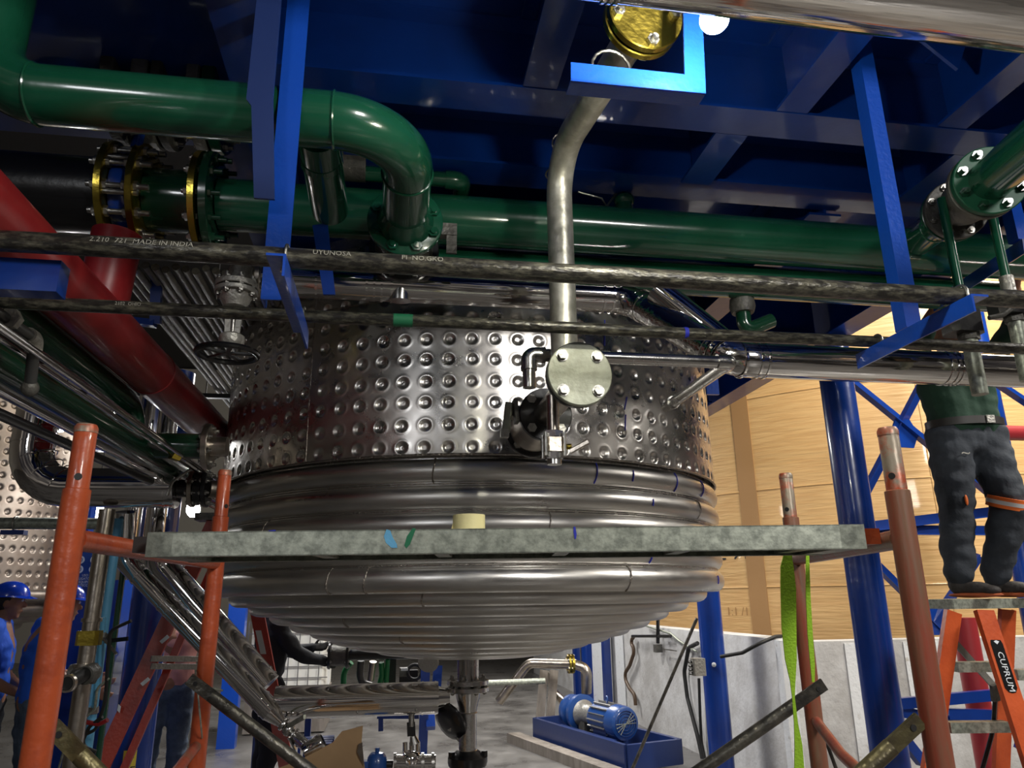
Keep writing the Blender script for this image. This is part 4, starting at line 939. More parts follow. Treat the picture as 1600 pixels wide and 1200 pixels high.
for i, (pts, r, m, lab) in enumerate((
    ([(170, 1060), (152, 1075), (148, 1110), (120, 1130), (105, 1165)], .006, 'galv', 'grey cable looping down beside the pale blue lines'),
    ([(205, 970), (172, 985), (168, 1040), (165, 1095), (150, 1140), (128, 1150)], .008, 'rubber', 'black cable down the front of the left blue column'),
    ([(128, 1000), (118, 1090), (100, 1170), (92, 1200)], .005, 'galv', 'thin pale cable hanging behind the left orange post'),
    ([(160, 1120), (140, 1135), (125, 1165), (150, 1175)], .009, 'rubber', 'black cable loop low by the left blue column'),
    ([(168, 1125), (155, 1132), (133, 1128)], .011, 'red', 'short red brown hose at the foot of the pale blue lines'))):
    P_ = [at(x, y, D=3.5) for x, y in pts]; solo('cable', MB().tube(bend(P_, .05, 5), r, 8), m, lab, 'cable')
vl = thing('small_valve', 'little black lever valve before the left blue column', 'valve', at(190, 1000, D=3.6))
part('body', MB().ball(at(163, 996, D=3.6), .022), 'cast', vl); part('lever', MB().bar(at(152, 985, D=3.6), at(182, 1022, D=3.55), .012, .01), 'bolt', vl)
part('bracket', MB().bar(at(155, 1003, D=3.7), at(200, 998, D=3.7), .012, .02), 'black_paint', vl)
# blue cabinet with a safety sign
q0, q1 = at(112, 868, D=6.0), at(200, 868, D=6.0)
zc1 = at(150, 855, Y=q0.y).z; zc0 = 0.0; q1.x = at(200, 868, Y=q0.y).x
cb = solo('steel_cabinet', MB().box(((q0.x+q1.x)/2, q0.y+.2, (zc0+zc1)/2), (q1.x-q0.x, .4, zc1-zc0), None, .01), 'blue', 'dark blue steel cabinet behind the stained riser at left', 'cabinet')
Ys = q0.y-.006; s0, s1 = at(118, 866, Y=Ys), at(151, 915, Y=Ys)
sg_ = thing('safety_sign', 'blue safety sign with white pictograms and Spanish text on the dark cabinet', 'sign', ((s0.x+s1.x)/2, Ys, s1.z))
sw = s1.x-s0.x+.02; sx_ = (s0.x+s1.x)/2
part('board', MB().box((sx_, Ys+.004, (s0.z+s1.z)/2), (sw, .006, s0.z-s1.z+.02)), 'sign_blue', sg_)
for i in range(2):
    for j in range(2):
        c = V((sx_+(i-.5)*sw*.5, Ys-.001, s0.z-.045-.075*j))
        part('pictogram', MB().band(c, VY, .018, .032, .004, 24), 'sign_white', sg_); part('pictogram', MB().lathe(c, VY, [(.012, -.002), (.012, .002)], 14), 'sign_white', sg_)
for i, tx in enumerate(('USO', 'OBLIGATORIO', 'DE EQUIPO DE', 'PROTECCION')):
    zz = s0.z-.168-.026*i; part('lettering', text_mb(tx, .027, lambda x, y, h: V((sx_+x*.85, Ys-.003, zz+y))), 'sign_white', sg_)
# background lamps
def flamp(px, py, D, r, lab):
    p = at(px, py, D=D); t = thing('hall_lamp', lab, 'lamp', p, 'round hall lamps at left')
    part('bulb', MB().ball(p, r, (1, 1, 1.2), 18, 12), 'far_bulb', t); part('cord', MB().cyl(p+V((0, 0, r)), V((p.x, p.y, 9.145)), .006, n=6), 'rubber', t); part('cap', MB().lathe(p+V((0, 0, r*1.05)), UZ, [(r*.7, 0), (r*.5, .05), (.01, .07)], 16), 'cast', t); return t
flamp(95, 664, 5.6, .047, 'glowing lamp hanging left of the top of the left orange post')
flamp(302, 796, 6.2, .055, 'glowing lamp seen between the mirror pipe and the rear orange post')
flamp(150, 800, 8.5, .085, 'glowing lamp under the mirror pipe right of the left orange post')
q = at(103, 700, D=6.2)
0 and solo('crane_strap', MB().bar(at(99, 676, D=6.2), at(106, 735, D=6.2), .05, .02), 'mustard', 'mustard yellow bar below the upper hall lamp', 'bar')
q = at(170, 700, D=7.0); solo('far_beam', MB().bar(at(120, 694, D=7.0), at(235, 697, D=7.0), .12, .12), 'bright_blue', 'bright blue far beam right of the upper hall lamp', 'beam')
for i, (px, lab) in enumerate(((120, 'bright blue far post left of the dark cabinet'), (224, 'bright blue far post right of the left blue column'), (377, 'blue post between the rear orange post and the red ladder'))):
    q = at(px, 900, D=7.5 if i < 2 else 9); solo('far_post', MB().box((q.x, q.y, 1.4), (.14 if i < 2 else .2, .14, 2.8)), 'blue' if i < 2 else 'bright_blue', lab, 'post')
# ================================================================== SCAFFOLD
def post(px, py, D, ysl, lab, m, mp, holeside=.2, rp=.0195, rs=.0235):
    p = at(px, py, D=D); zs_ = at(px-(px-750)*(ysl-py)/4000*0, ysl, Y=p.y).z
    t = thing('scaffold_post', lab, 'scaffold post', (p.x, p.y, 0))
    part('sleeve', MB().lathe((p.x, p.y, 0), UZ, [(rs*.7, .0), (rs, .002), (rs, zs_-.002), (rs*.86, zs_)], 32), m, t)
    part('pin', MB().lathe((p.x, p.y, zs_-.02), UZ, [(rp, 0), (rp, p.z-zs_+.02-.004), (rp*.86, p.z-zs_+.02)], 32), mp, t)
    part('rim', MB().lathe((p.x, p.y, p.z-.016), UZ, [(rp+.0008, 0), (rp+.0008, .010), (rp*.87, .0165)], 32), 'bare_orange', t, label='worn bare metal rim')
    hz_ = p.z-(.10 if D < 1.8 else .11)
    a_ = holeside; d = V((math.sin(a_), -math.cos(a_), 0)); c = V((p.x, p.y, hz_))+d*(rp-.003)
    part('pin_hole', MB().cyl(c, c+d*.0036, .0065, n=16), 'rubber', t)
    return p, t
PFL, tFL = post(136, 664, 1.38, 764, 'orange scaffold post nearest at left, tallest in the picture', 'orange', 'orange', .3)
PFR, tFR = post(1386, 669, 1.50, 766, 'worn reddish scaffold post nearest at right, bare metal at its top', 'worn_orange', 'bare_orange', -.9)
PRL, tRL = post(352, 735, 2.25, 807, 'slimmer orange scaffold post behind the left end of the plank', 'orange', 'orange', .9)
PRR, tRR = post(1227, 740, 2.25, 808, 'slimmer worn scaffold post behind the right end of the plank', 'worn_orange', 'bare_orange', -.9)
zT = at(120, 846, D=1.38).z
def xy(p, z): return V((p.x, p.y, z))
def join(a, b, r):                        # shorten so that tubes meet the post surfaces
    d = (b-a).normalized(); return a+d*r, b-d*r
a, b = join(xy(PFL, zT), xy(PRL, zT), .022)
part('cross_tube', MB().cyl(a, b, .0195, n=28), 'orange', tFL)
zT2 = at(1370, 845, D=1.5).z
a, b = join(xy(PFR, zT2), xy(PRR, zT2), .022)
part('cross_tube', MB().cyl(a, b, .0195, n=28), 'worn_orange', tFR)
for P_, Q_, tt_, m_ in ((PRL, PFL, tRL, 'worn_orange'), (PRR, PFR, tRR, 'worn_orange')):
    z0 = at(300, 1163, Y=P_.y).z; a, b = join(xy(P_, z0), xy(Q_, z0-.12), .022)
    part('lower_tube', MB().tube([a, a.lerp(b, .25)+V((0, 0, -.02)), b], .014, 16), m_, tt_)
# galvanised plank (hollow below)
pa, pb = at(229, 847, D=1.43), at(1353, 842, D=1.45); zp = (pa.z+pb.z)/2; pa.z = pb.z = zp
dx = (pb-pa).normalized(); dy = V((-dx.y, dx.x, 0)); H = .0475; WD = .225
pk = thing('scaffold_plank', 'galvanised steel scaffold plank spanning the picture in front of the tank', 'plank', (pa+pb)/2+dy*WD/2-V((0, 0, H/2)))
pk['label'] = 'galvanised steel scaffold plank spanning the picture in front of the tank'
mb = MB(); up = V((0, 0, H/2))
def pbox(u0, u1, v0, v1, w0, w1): 
    vs = [pa+dx*u+dy*v+V((0, 0, w)) for w in (w0, w1) for u, v in ((u0, v0), (u1, v0), (u1, v1), (u0, v1))]
    mb.add(vs, [[3, 2, 1, 0], [4, 5, 6, 7], [0, 1, 5, 4], [1, 2, 6, 5], [2, 3, 7, 6], [3, 0, 4, 7]])
LN = (pb-pa).length
pbox(0, LN, 0, .0025, -H/2, H/2); pbox(0, LN, WD-.0025, WD, -H/2, H/2); pbox(0, LN, 0, WD, H/2-.0025, H/2); pbox(0, LN, 0, .02, -H/2, -H/2+.002); pbox(0, LN, WD-.02, WD, -H/2, -H/2+.002)
part('deck', mb, 'galv', pk, 20)
mb = MB(); pbox(.0, .05, .0, WD, -H/2+.001, H/2-.003); part('end_cap', mb, 'galv', pk); mb = MB(); pbox(LN-.05, LN, .0, WD, -H/2+.001, H/2-.003); part('end_cap', mb, 'galv', pk)
for u in (-.05, LN+.02):
    mb = MB(); pbox(u, u+.035 if u > 0 else 0.0, .05, .18, -H/2+.012, H/2-.004); part('hook', mb, 'steel_tube_dark' if u < 0 else 'orange', pk)
for k in range(5):
    mb = MB(); u = .3+k*.25; pbox(u, u+.03, .01, WD-.01, -H/2+.004, H/2-.003); part('stiffener', mb, 'galv', pk)
def pmark(pts, m, lab, nm='paint_mark'):
    vs = []
    for (x, y) in pts:
        u = 0; P_ = at(x, y, D=1); d = P_-CAM; n = dy; t_ = (pa-CAM).dot(n)/d.dot(n); vs.append(CAM+d*t_-dy*.0012)
    part(nm, MB().add(vs, [list(range(len(vs)))]), m, pk, label=lab)
pmark([(604, 827), (610, 829), (614, 840), (620, 850), (621, 856), (612, 856), (603, 848), (600, 838)], 'light_blue', 'smeared blue paint mark')
pmark([(641, 850), (650, 826), (645, 825), (636, 838), (632, 852), (635, 857)], 'marker_green', 'dark green paint mark')
pmark([(896, 823), (899, 823), (901, 835), (900, 842), (898, 842), (896, 832)], 'marker_blue', 'blue marker line')
pmark([(420, 829), (431, 828), (431, 830), (420, 830)], 'marker_blue', 'tiny blue marker dash')
pt_ = at(735, 822, D=1.5); tz_ = zp+H/2
rl = thing('tape_roll', 'roll of yellowish masking tape standing on the plank', 'tape', (pt_.x, pt_.y+.03, tz_))
part('tape', MB().band((pt_.x, pt_.y+.03, tz_+.0175), UZ, .024, .0335, .035, 40), 'tape', rl)
part('core', MB().band((pt_.x, pt_.y+.03, tz_+.0175), UZ, .0225, .0238, .035, 32), 'card', rl)
part('loose_end', MB().plate([(pt_.x-.034, pt_.y+.025, tz_+.002), (pt_.x-.038, pt_.y+.02, tz_+.002), (pt_.x-.034, pt_.y+.022, tz_+.018)], (0, 1, 0), .001), 'tape', rl)
# cross braces with flattened ends
def brace(a, b, r, m, lab, flat=.035):
    a = V(a); b = V(b); d = (b-a).normalized(); t = thing('cross_brace', lab, 'scaffold brace', (a+b)/2)
    n = 10; L_ = (b-a).length; pts = [a+d*.02, a+d*flat, a+d*(flat+.05), b-d*(flat+.05), b-d*flat, b-d*.02]
    part('tube', MB().tube([a+d*(flat+.03), b-d*.05], r, 20), m, t)
    for e_, dd_ in ((a, d),):
        part('flat_end', MB().bar(e_-dd_*.01, e_+dd_*(flat+.035), r*1.9, .008, up=(0, 1, 0), bev=0), m, t)
        ho = e_+dd_*.012+V((0, -.0045, 0)); part('hole', MB().cyl(ho, ho+V((0, -.001, 0)), .006, n=12), 'rubber', t)
    return t
a = at(300, 1064, D=1.98); b = at(560, 1262, D=1.95); brace(a, b, .0165, 'brace', 'black cross brace at left running down right from the rear orange post')
for f_ in (.42, .47, .55):
    c = a.lerp(b, f_); 
a = at(1283, 1072, D=1.95); b = at(1010, 1262, D=1.9); brace(a, b, .0165, 'brace', 'black cross brace at right running down left from the rear post', .06)
a = at(1432, 1130, D=1.34); b = at(1290, 1262, D=1.30); brace(a, b, .0155, 'olive_brace', 'olive brown cross brace at right behind the near worn post')
a = at(86, 1140, D=1.32); b = at(225, 1282, D=1.3); brace(a, b, .0155, 'olive_brace', 'olive brown cross brace at the foot of the near left post')
# U hook wire on rear left post
solo('wire_coil', MB().ring(xy(PRL, at(300, 1075, Y=PRL.y).z)+V((.005, 0, 0)), V((.2, .15, 1)), .045, .003, 40, 6).ring(xy(PRL, at(300, 1100, Y=PRL.y).z)+V((-.01, 0, 0)), V((1, .25, .2)), .09, .0025, 48, 6), 'galv', 'grey wire loops hung round the rear left scaffold post', 'wire')
# lime green ratchet strap
def ribbon(cl_, m, name, lab, cat):
    """cl_: list of (px, py, half width px, D)"""
    L_ = [at(x-h, y, D=D) for x, y, h, D in cl_]; R_ = [at(x+h, y, D=D) for x, y, h, D in cl_]; n = len(L_); vs = []
    for k in range(n):
        nn = V((0, .0022, 0)); vs += [L_[k], R_[k], R_[k]+nn, L_[k]+nn]
    fs = [[4*k+j, 4*k+(j+1) % 4, 4*k+4+(j+1) % 4, 4*k+4+j] for k in range(n-1) for j in range(4)]+[[3, 2, 1, 0], [4*n-4, 4*n-3, 4*n-2, 4*n-1]]
    return MB().add(vs, fs)
sp_ = thing('ratchet_strap', 'lime green webbing strap hanging from the plank at right', 'strap', at(1240, 1195, D=1.75))
part('webbing', ribbon([(1231, 866, 6, 1.7), (1230, 885, 10, 1.7), (1232, 920, 12, 1.7), (1233, 980, 11.5, 1.7), (1236, 1030, 9, 1.7), (1239, 1065, 4, 1.7), (1240, 1090, 2, 1.7), (1244, 1130, 3, 1.7), (1248, 1165, 6, 1.7), (1250, 1230, 9, 1.7)], 'lime', '', '', ''), 'lime', sp_)
part('webbing', ribbon([(1262, 868, 2.5, 1.82), (1263, 930, 3.5, 1.82), (1266, 990, 4, 1.82), (1270, 1040, 3.5, 1.82), (1271, 1066, 2, 1.82)], 'lime', '', '', ''), 'lime', sp_)
solo('thin_rod', MB().cyl(at(1277, 1120, D=2.3), at(1277, 1120, D=2.3).lerp(at(1298, 1178, D=2.3), 9.2), .006, n=8), 'brace', 'thin dark rod tip with yellow bands right of the strap', 'rod')
# ================================================================== STEPLADDER, left (background)
la = thing('stepladder', 'reddish orange fibreglass stepladder standing behind the left of the tank', 'ladder', at(300, 1195, D=3.9))
def rail(parent, a, b, w, m, name='rail', dpt=.03, flip=1):
    a = V(a); b = V(b); z = (b-a).normalized(); x = V((0, 1, 0)).cross(z).normalized(); y = z.cross(x); t = .004
    pr = [(-w/2, 0), (w/2, 0), (w/2, dpt), (w/2-t, dpt), (w/2-t, t), (-w/2+t, t), (-w/2+t, dpt), (-w/2, dpt)]
    vs = [q+x*p[0]+y*p[1]*flip for q in (a, b) for p in pr]; n = 8
    return part(name, MB().add(vs, [[i, (i+1) % n, n+(i+1) % n, n+i] for i in range(n)]+[list(range(7, -1, -1)), list(range(8, 16))]), m, parent)
T1 = at(336, 812, D=5.1); T1b = at(374, 812, D=5.9)
F1 = at(150, 1212, D=4.4); F1 = T1.lerp(F1, T1.z/(T1.z-F1.z)); F2 = F1+V((.12, .1, 0)); rail(la, T1, F1, .10, 'fibre_red'); rail(la, T1+V((.09, .12, 0)), F2+V((-.0, .02, 0)), .045, 'fibre_red')
rail(la, T1b, at(452, 1225, D=4.9), .095, 'fibre_red', 'rear_rail')
part('top_cap', MB().box(T1+V((-.03, .05, .02)), (.2, .16, .05)), 'cast', la)
for y0 in (1034, 1046): part('spreader', MB().bar(at(236, y0-5, D=4.62), at(316, y0-4, D=4.9), .035, .01, up=(0, 1, 0)), 'cast_light', la)
for a_, b_ in (((250, 1002), (262, 992)), ((220, 1068), (232, 1058)), ((184, 1110), (186, 1100))):
    part('sticker', MB().plate([at(a_[0]-1, a_[1], D=4.52), at(b_[0]-1, b_[1], D=4.52), at(b_[0]+3, b_[1]+4, D=4.52), at(a_[0]+3, a_[1]+4, D=4.52)], (0, 1, 0), .001), 'sign_white', la)
part('sticker', MB().plate([at(399, 985, D=5.0), at(408, 985, D=5.0), at(416, 1022, D=5.0), at(407, 1022, D=5.0)], (0, 1, 0), .001), 'reflect', la)
for f_ in (.35, .55, .75, .93):
    a = T1.lerp(F1, f_); part('step', MB().bar(a+V((.03, .02, 0)), a+V((.30+.18*f_, .25, 0)), .07, .02), 'cast_light', la) if f_ > .9 else None
# ================================================================== STEPLADDER, right (worker stands on it)
LD = 3.95
lr = thing('stepladder', 'bright orange stepladder with black lettered label carrying the worker at right', 'ladder', at(1530, 1195, D=LD))
pl0, pl1 = at(1478, 944, D=LD), at(1640, 944, D=LD); PZ = pl0.z
part('platform', MB().box(((pl0.x+pl1.x)/2, pl0.y+.12, PZ), ((pl1.x-pl0.x), .34, .05), None, .006), 'galv', lr, label='scuffed metal top')
fl = lambda px, py, D: at(px, py, D=D)
rail(lr, at(1492, 956, D=LD-.05), at(1452, 1235, D=LD-.05-.25), .085, 'fibre_orange')
rail(lr, at(1540, 953, D=LD-.1), at(1628, 1225, D=LD-.5), .10, 'fibre_orange')
rail(lr, at(1577, 953, D=LD+.2), at(1566, 1235, D=LD+.1), .09, 'fibre_orange')
for (x0, x1, y, D) in ((1492, 1550, 1042, 3.9), (1480, 1573, 1136, 3.75), (1584, 1640, 1054, 3.75), (1592, 1640, 1150, 3.7)):
    a, b = at(x0, y, D=D), at(x1, y, D=D); b.z = a.z; part('step', MB().bar(a, b, .07, .05), 'galv', lr)
part('diagonal_brace', MB().bar(at(1494, 1006, D=4.05), at(1553, 1072, D=4.05), .035, .01, up=(0, 1, 0)), 'cast_light', lr)
part('spreader', MB().bar(at(1553, 1070, D=3.8), at(1556, 1095, D=3.8), .04, .02, up=(0, 1, 0)), 'cast', lr); part('spreader', MB().tube(bend([at(1555, 1090, D=3.8), at(1552, 1140, D=3.8), at(1534, 1205, D=3.75)], .2), .011, 8), 'black_paint', lr)
ra, rb = at(1540, 953, D=LD-.1), at(1628, 1225, D=LD-.5); zz_ = (rb-ra).normalized(); xx_ = V((0, 1, 0)).cross(zz_).normalized(); yy_ = zz_.cross(xx_); nrm = -yy_ if yy_.y > 0 else yy_
f0 = lambda u, v, h: ra+zz_*u+xx_*v+nrm*h
Lr = (rb-ra).length; uc = Lr*.345; hl = .125
poly = [(uc-hl, -.028), (uc-hl+.02, -.034), (uc+hl-.02, -.034), (uc+hl, -.02), (uc+hl+.004, 0), (uc+hl, .02), (uc+hl-.02, .034), (uc-hl+.02, .034), (uc-hl, .028)]
lab_ = part('label_plate', MB().plate([f0(u, v, .001) for u, v in poly], nrm, .0015), 'black_paint', lr, label='black label with white letters')
sgn = 1 if xx_.x > 0 else -1
part('lettering', text_mb('CUPRUM', .047, lambda x, y, h: f0(uc+.028+x*1.02, sgn*y, .0035)), 'sign_white', lab_)
part('emblem', MB().plate([f0(uc-hl+.022, 0, .003), f0(uc-hl+.008, .016, .003), f0(uc-hl+.002, 0, .003), f0(uc-hl+.008, -.016, .003)], nrm, .001), 'sign_white', lab_)
# red fire pipe behind right ladder and low blue frame
q = at(1525, 1080, D=5.2); solo('fire_pipe', MB().cyl((q.x, q.y, 0), (q.x, q.y, at(1500, 965, Y=q.y).z), .082, n=30), 'red_paint', 'vertical red pipe standing behind the right stepladder', 'pipe')
fr_ = thing('floor_stand', 'low dark blue steel framework lying behind the right stepladder', 'steel frame', at(1470, 1120, D=5.0))
for a_, b_ in (((1398, 1100), (1560, 1085)), ((1398, 1110), (1500, 1130)), ((1480, 1115), (1560, 1118)), ((1385, 1120), (1440, 1190)), ((1590, 1160), (1640, 1190))):
    part('frame_bar', MB().bar(at(*a_, D=5.0), at(*b_, D=5.0), .05, .07), 'blue', fr_)
# ================================================================== PUMP and things by the dike wall
sk0 = at(1038, 1204, Z=0.0); 
cxs, cys = 2.27, 8.3
ps = thing('pump_skid', 'dark blue fabricated skid tray carrying the blue pump', 'pump skid', (cxs, cys, 0))
RR = Matrix.Rotation(math.radians(16), 3, 'Z'); W_, L_ = .62, 1.9
def sk(u, v, z): return V((cxs, cys, z))+RR @ V((u, v, 0))
for (u, v, w, l) in ((-W_/2, 0, .05, L_), (W_/2, 0, .05, L_), (0, -L_/2, W_, .05), (0, L_/2, W_, .05)):
    part('side_plate', MB().box(sk(u, v, .17), (w, l, .22), RR), 'skid', ps)
part('tray', MB().box(sk(0, 0, .08), (W_, L_, .02), RR), 'skid', ps)
part('rail', MB().box(sk(-.25, -.1, .24), (.06, 1.1, .06), RR), 'skid', ps)
solo('timber_block', MB().box(sk(-W_/2-.16, .1, .05), (.16, 2.2, .10), RR), 'timber', 'dark timber baulk beside the pump skid on its left', 'timber')
pm = thing('pump', 'blue electric pump with round slotted fan cover beside the concrete wall', 'pump', sk(0, 0, .2))
e0_ = at(978, 1131, D=7.35); ez = e0_.z; ax_ = (RR @ V((0, 1, 0)))
mc = e0_
part('fan_cover', MB().lathe(mc, ax_, [(.13, 0), (.155, .015), (.165, .05), (.165, .16)], 40), 'pump_blue', pm)
for k in range(10):
    a_ = PI*k/10; d = (RR @ V((math.cos(a_), 0, 0)))+V((0, 0, math.sin(a_)))
    if k < 4: part('grille_bar', MB().bar(mc-ax_*.004-d*.12, mc-ax_*.004+d*.12, .006, .006, up=(0, 1, 0)), 'galv', pm)
for rr_ in (.035, .065, .095, .12): part('grille_ring', MB().ring(mc-ax_*.002, ax_, rr_, .005, 32, 6), 'skid', pm)
part('motor_body', MB().cyl(mc+ax_*.16, mc+ax_*.52, .145, n=36), 'pump_blue', pm)
for k in range(16):
    a_ = 2*PI*k/16; d = (RR @ V((math.cos(a_), 0, 0)))+V((0, 0, math.sin(a_))); part('cooling_fin', MB().bar(mc+ax_*.17+d*.155, mc+ax_*.50+d*.155, .008, .03, up=d), 'cast_light', pm)
part('terminal_box', MB().box(mc+ax_*.33+RR @ V((.17, 0, .02)), (.10, .15, .12), RR, .01), 'black_paint', pm)
part('lifting_eye', MB().ring(mc+ax_*.34+V((0, 0, .19)), V((1, 0, 0)), .03, .008, 20, 6), 'pump_blue', pm)
part('coupling_guard', MB().lathe(mc+ax_*.52, ax_, [(.14, 0), (.10, .08), (.10, .24), (.14, .30)], 30), 'cast_light', pm)
part('casing', MB().lathe(mc+ax_*.82, ax_, [(.12, 0), (.19, .02), (.19, .07), (.13, .1), (.12, .2), (.17, .22), (.17, .27), (.08, .30)], 36), 'pump_blue', pm)
for u in (-.1, .1): part('foot', MB().box(mc+ax_*.3+RR @ V((u, 0, 0))+V((0, 0, -.15)), (.06, .25, max(.05, (ez-.15-.09)*1.0)), RR), 'skid', pm)
part('foot', MB().box(mc+ax_*.75+V((0, 0, -.17)), (.16, .12, .2), RR), 'cast', pm)
# stainless suction line with brass flange
s_ = thing('process_pipe', 'brownish stainless pipe arching down onto the blue pump', 'pipe', at(890, 1060, D=8.6))
P_ = [at(780, 1096, D=8.9), at(826, 1036, D=8.9), at(898, 1038, D=8.7), at(918, 1045, D=8.6), at(917, 1082, D=8.6)]
part('pipe', MB().tube(bend(P_, [.15, .2, .2], 8), .056, 24), 'stained_steel', s_)
flange(s_, at(889, 1037, D=8.75), UX, .11, .03, 6, 'brass', 'bolt', .09, .01, .02)
flange(s_, at(894, 1037, D=8.74), UX, .11, .03, 6, 'brass', 'bolt', .09, .01, .02)
s2_ = solo('process_pipe', MB().tube(bend([at(862, 1050, D=9.2), at(862, 1078, D=9.2), at(893, 1108, D=8.6)], .2, 8), .05, 20), 'stained_steel', 'pale pipe curving down to the pump casing behind the leaning boards', 'pipe')
solo('rail_pipe', MB().cyl(at(740, 1068, D=8.5), at(852, 1064, D=8.5), .032, n=16), 'galv', 'pale grey horizontal pipe right of the outlet flange', 'pipe')
for i, (px, lab) in enumerate(((848, 'left one of two grey weathered boards leaning near the pump'), (864, 'right one of two grey weathered boards leaning near the pump'))):
    a = at(px+2, 1047, D=9.0); b = at(px-4, 1118, D=8.8); b = a.lerp(b, a.z/(a.z-b.z)); solo('wooden_board', MB().bar(a, b, .10, .03, up=(0, 1, 0)), 'timber', lab, 'board')
XW = 3.295
def onw(px, py, lift=0.0): return at(px, py, X=XW-lift)
for (x0, x1, y0, y1, nm, m, lab) in ((922, 950, 1002, 1086, 'white_panel', 'white_paint', 'white painted panel on the far end of the dike wall'), (962, 974, 998, 1086, 'white_panel', 'white_paint', 'narrow white painted strip right of the dark blue wall post')):
    a, b = onw(x0, y0), onw(x1, y0); zt_ = onw((x0+x1)/2, y0).z; zb_ = onw((x0+x1)/2, y1).z
    solo('painted_board', MB().box((XW-.008, (a.y+b.y)/2, 1.2/2+.01), (.012, abs(a.y-b.y), 1.2)), m, lab, 'panel')
for px, lab in ((957, 'dark blue flat post standing against the dike wall'), (909, 'bright blue far post left of the white wall panel')):
    a = onw(px, 1040); solo('wall_post', MB().box((XW-.09, a.y, .66), (.1, .14, 1.32)), 'blue', lab, 'post')
# wall fittings
Yc_ = onw(1028, 1000, .1)
wt = thing('water_tap', 'black tee pipe with a lever valve hanging on the dike wall', 'pipe', onw(1020, 995, .08))
w0, w1, w2, w3 = onw(988, 994, .08), onw(1048, 994, .08), onw(1028, 968, .08), onw(1028, 1005, .08)
part('cross_pipe', MB().cyl(w0, w1, .018, n=12), 'black_paint', wt); part('drop_pipe', MB().cyl(w2, w3, .022, n=12), 'black_paint', wt)
part('valve', MB().box(onw(1028, 1013, .08), (.09, .09, .09), None, .01), 'cast', wt); part('lever', MB().bar(onw(1036, 1014, .09), onw(1057, 1017, .1), .014, .01), 'bolt', wt)
def wline(pts, r, m, nm, lab, cat, lift=.05, R=.1): return solo(nm, MB().tube(bend([onw(x, y, lift) for x, y in pts], R, 5), r, 10), m, lab, cat)
wline([(990, 995), (985, 1003), (992, 1016), (984, 1040), (974, 1056), (984, 1076), (992, 1086), (993, 1102)], .024, 'hose_brown', 'hose', 'brown hose curving down the dike wall to the pump', 'hose')
wline([(1090, 1005), (1076, 1012), (1069, 1050), (1074, 1090), (1090, 1150), (1103, 1210)], .022, 'rubber', 'hose', 'thick black hose looping down the wall left of the column', 'hose')
wline([(1092, 1060), (1094, 1120), (1096, 1160), (1106, 1210)], .015, 'rubber', 'hose', 'black cable dropping from the grey box on the wall', 'hose', .06)
wline([(1010, 978), (1048, 990), (1062, 1002), (1088, 1018)], .012, 'galv', 'conduit_line', 'thin grey conduit sagging along the top of the dike wall', 'conduit')
solo('guy_rod', MB().cyl(at(1089, 966, D=6.3), at(986, 1206, D=6.0), .014, n=8), 'brace', 'long thin dark rod leaning from the column across the dike wall', 'rod')
jb_ = at(1091, 1042, D=6.3); jt = thing('junction_box', 'grey electrical junction box beside the blue column', 'box', jb_)
part('box', MB().box(jb_, (.11, .08, .14), None, .008), 'cast_light', jt)
for k in range(4): part('gland', MB().cyl(jb_+V((-.055, 0, -.05+.03*k)), jb_+V((-.085, 0, -.05+.03*k)), .011, n=8), 'black_paint', jt)
q = [at(1126, 1026, D=6.52), at(1160, 1020, D=6.4), at(1185, 1006, D=6.3), V((3.32, 6.3, 1.262)), V((3.4, 6.35, 1.262))]
solo('cable', MB().tube(bend(q, .1, 5), .016, 10), 'rubber', 'black cable from the column up over the dike wall corner', 'cable')
for (px, py, lab, D_) in ((1121, 1038, 'white round tag on the column behind the tank', 6.62),):
    p = at(px, py, D=D_); d = (CAM-V((2.93, 6.75, 0))); d.z = 0; d.normalize()
    c_ = V((2.93, 6.75, p.z))+d*.105; solo('round_tag', MB().lathe(c_, d, [(.02, 0), (.02, .006), (.01, .012)], 16), 'sign_white', lab, 'tag')
# ================================================================== UNDER THE TANK, background
ib = at(512, 1078, D=9.5); bx = thing('ibc_tote', 'white plastic liquid tote in a wire cage behind the tank', 'liquid tote', (ib.x-.5, ib.y+.5, 0))
zt0, zt1 = at(480, 1077, Y=ib.y).z, at(480, 972, Y=ib.y).z
part('bottle', MB().box((ib.x-.52, ib.y+.5, (zt0+zt1)/2+.0), (.98, .9, zt1-zt0), None, .06), 'ibc', bx)
for i in range(7):
    z = zt0+(zt1-zt0)*i/6; part('cage_bar', MB().bar((ib.x-1.04, ib.y+.02, z), (ib.x, ib.y+.02, z), .012, .012), 'bolt', bx)
for i in range(9):
    x = ib.x-1.04+1.04*i/8; part('cage_bar', MB().bar((x, ib.y+.01, zt0-.02), (x, ib.y+.01, zt1+.02), .012 if i < 8 else .03, .012, up=(0, 1, 0)), 'bolt' if i < 8 else 'ibc', bx)
part('pallet', MB().box((ib.x-.52, ib.y+.5, zt0*.5), (1.0, .95, max(.05, zt0-.03))), 'timber', bx)
bpp = thing('black_pipe', 'black pipe with bolted flange just under the tank behind the gloved hand', 'pipe', at(560, 1026, D=6.2))
fA, fB = at(520, 1024, D=6.2), at(660, 1030, D=6.2); fB.z = fA.z; fB.y = fA.y
part('pipe', MB().cyl(fA, fB, .045, n=20), 'black_paint', bpp); part('body', MB().cyl(fA-UX*.02, at(543, 1024, D=6.2), .085, n=24), 'cast', bpp)
for px in (515, 543): flange(bpp, V((at(px, 1024, Y=fA.y).x, fA.y, fA.z)), UX, .11, .02, 6, 'black_paint', 'bolt', .09, .009, .015)
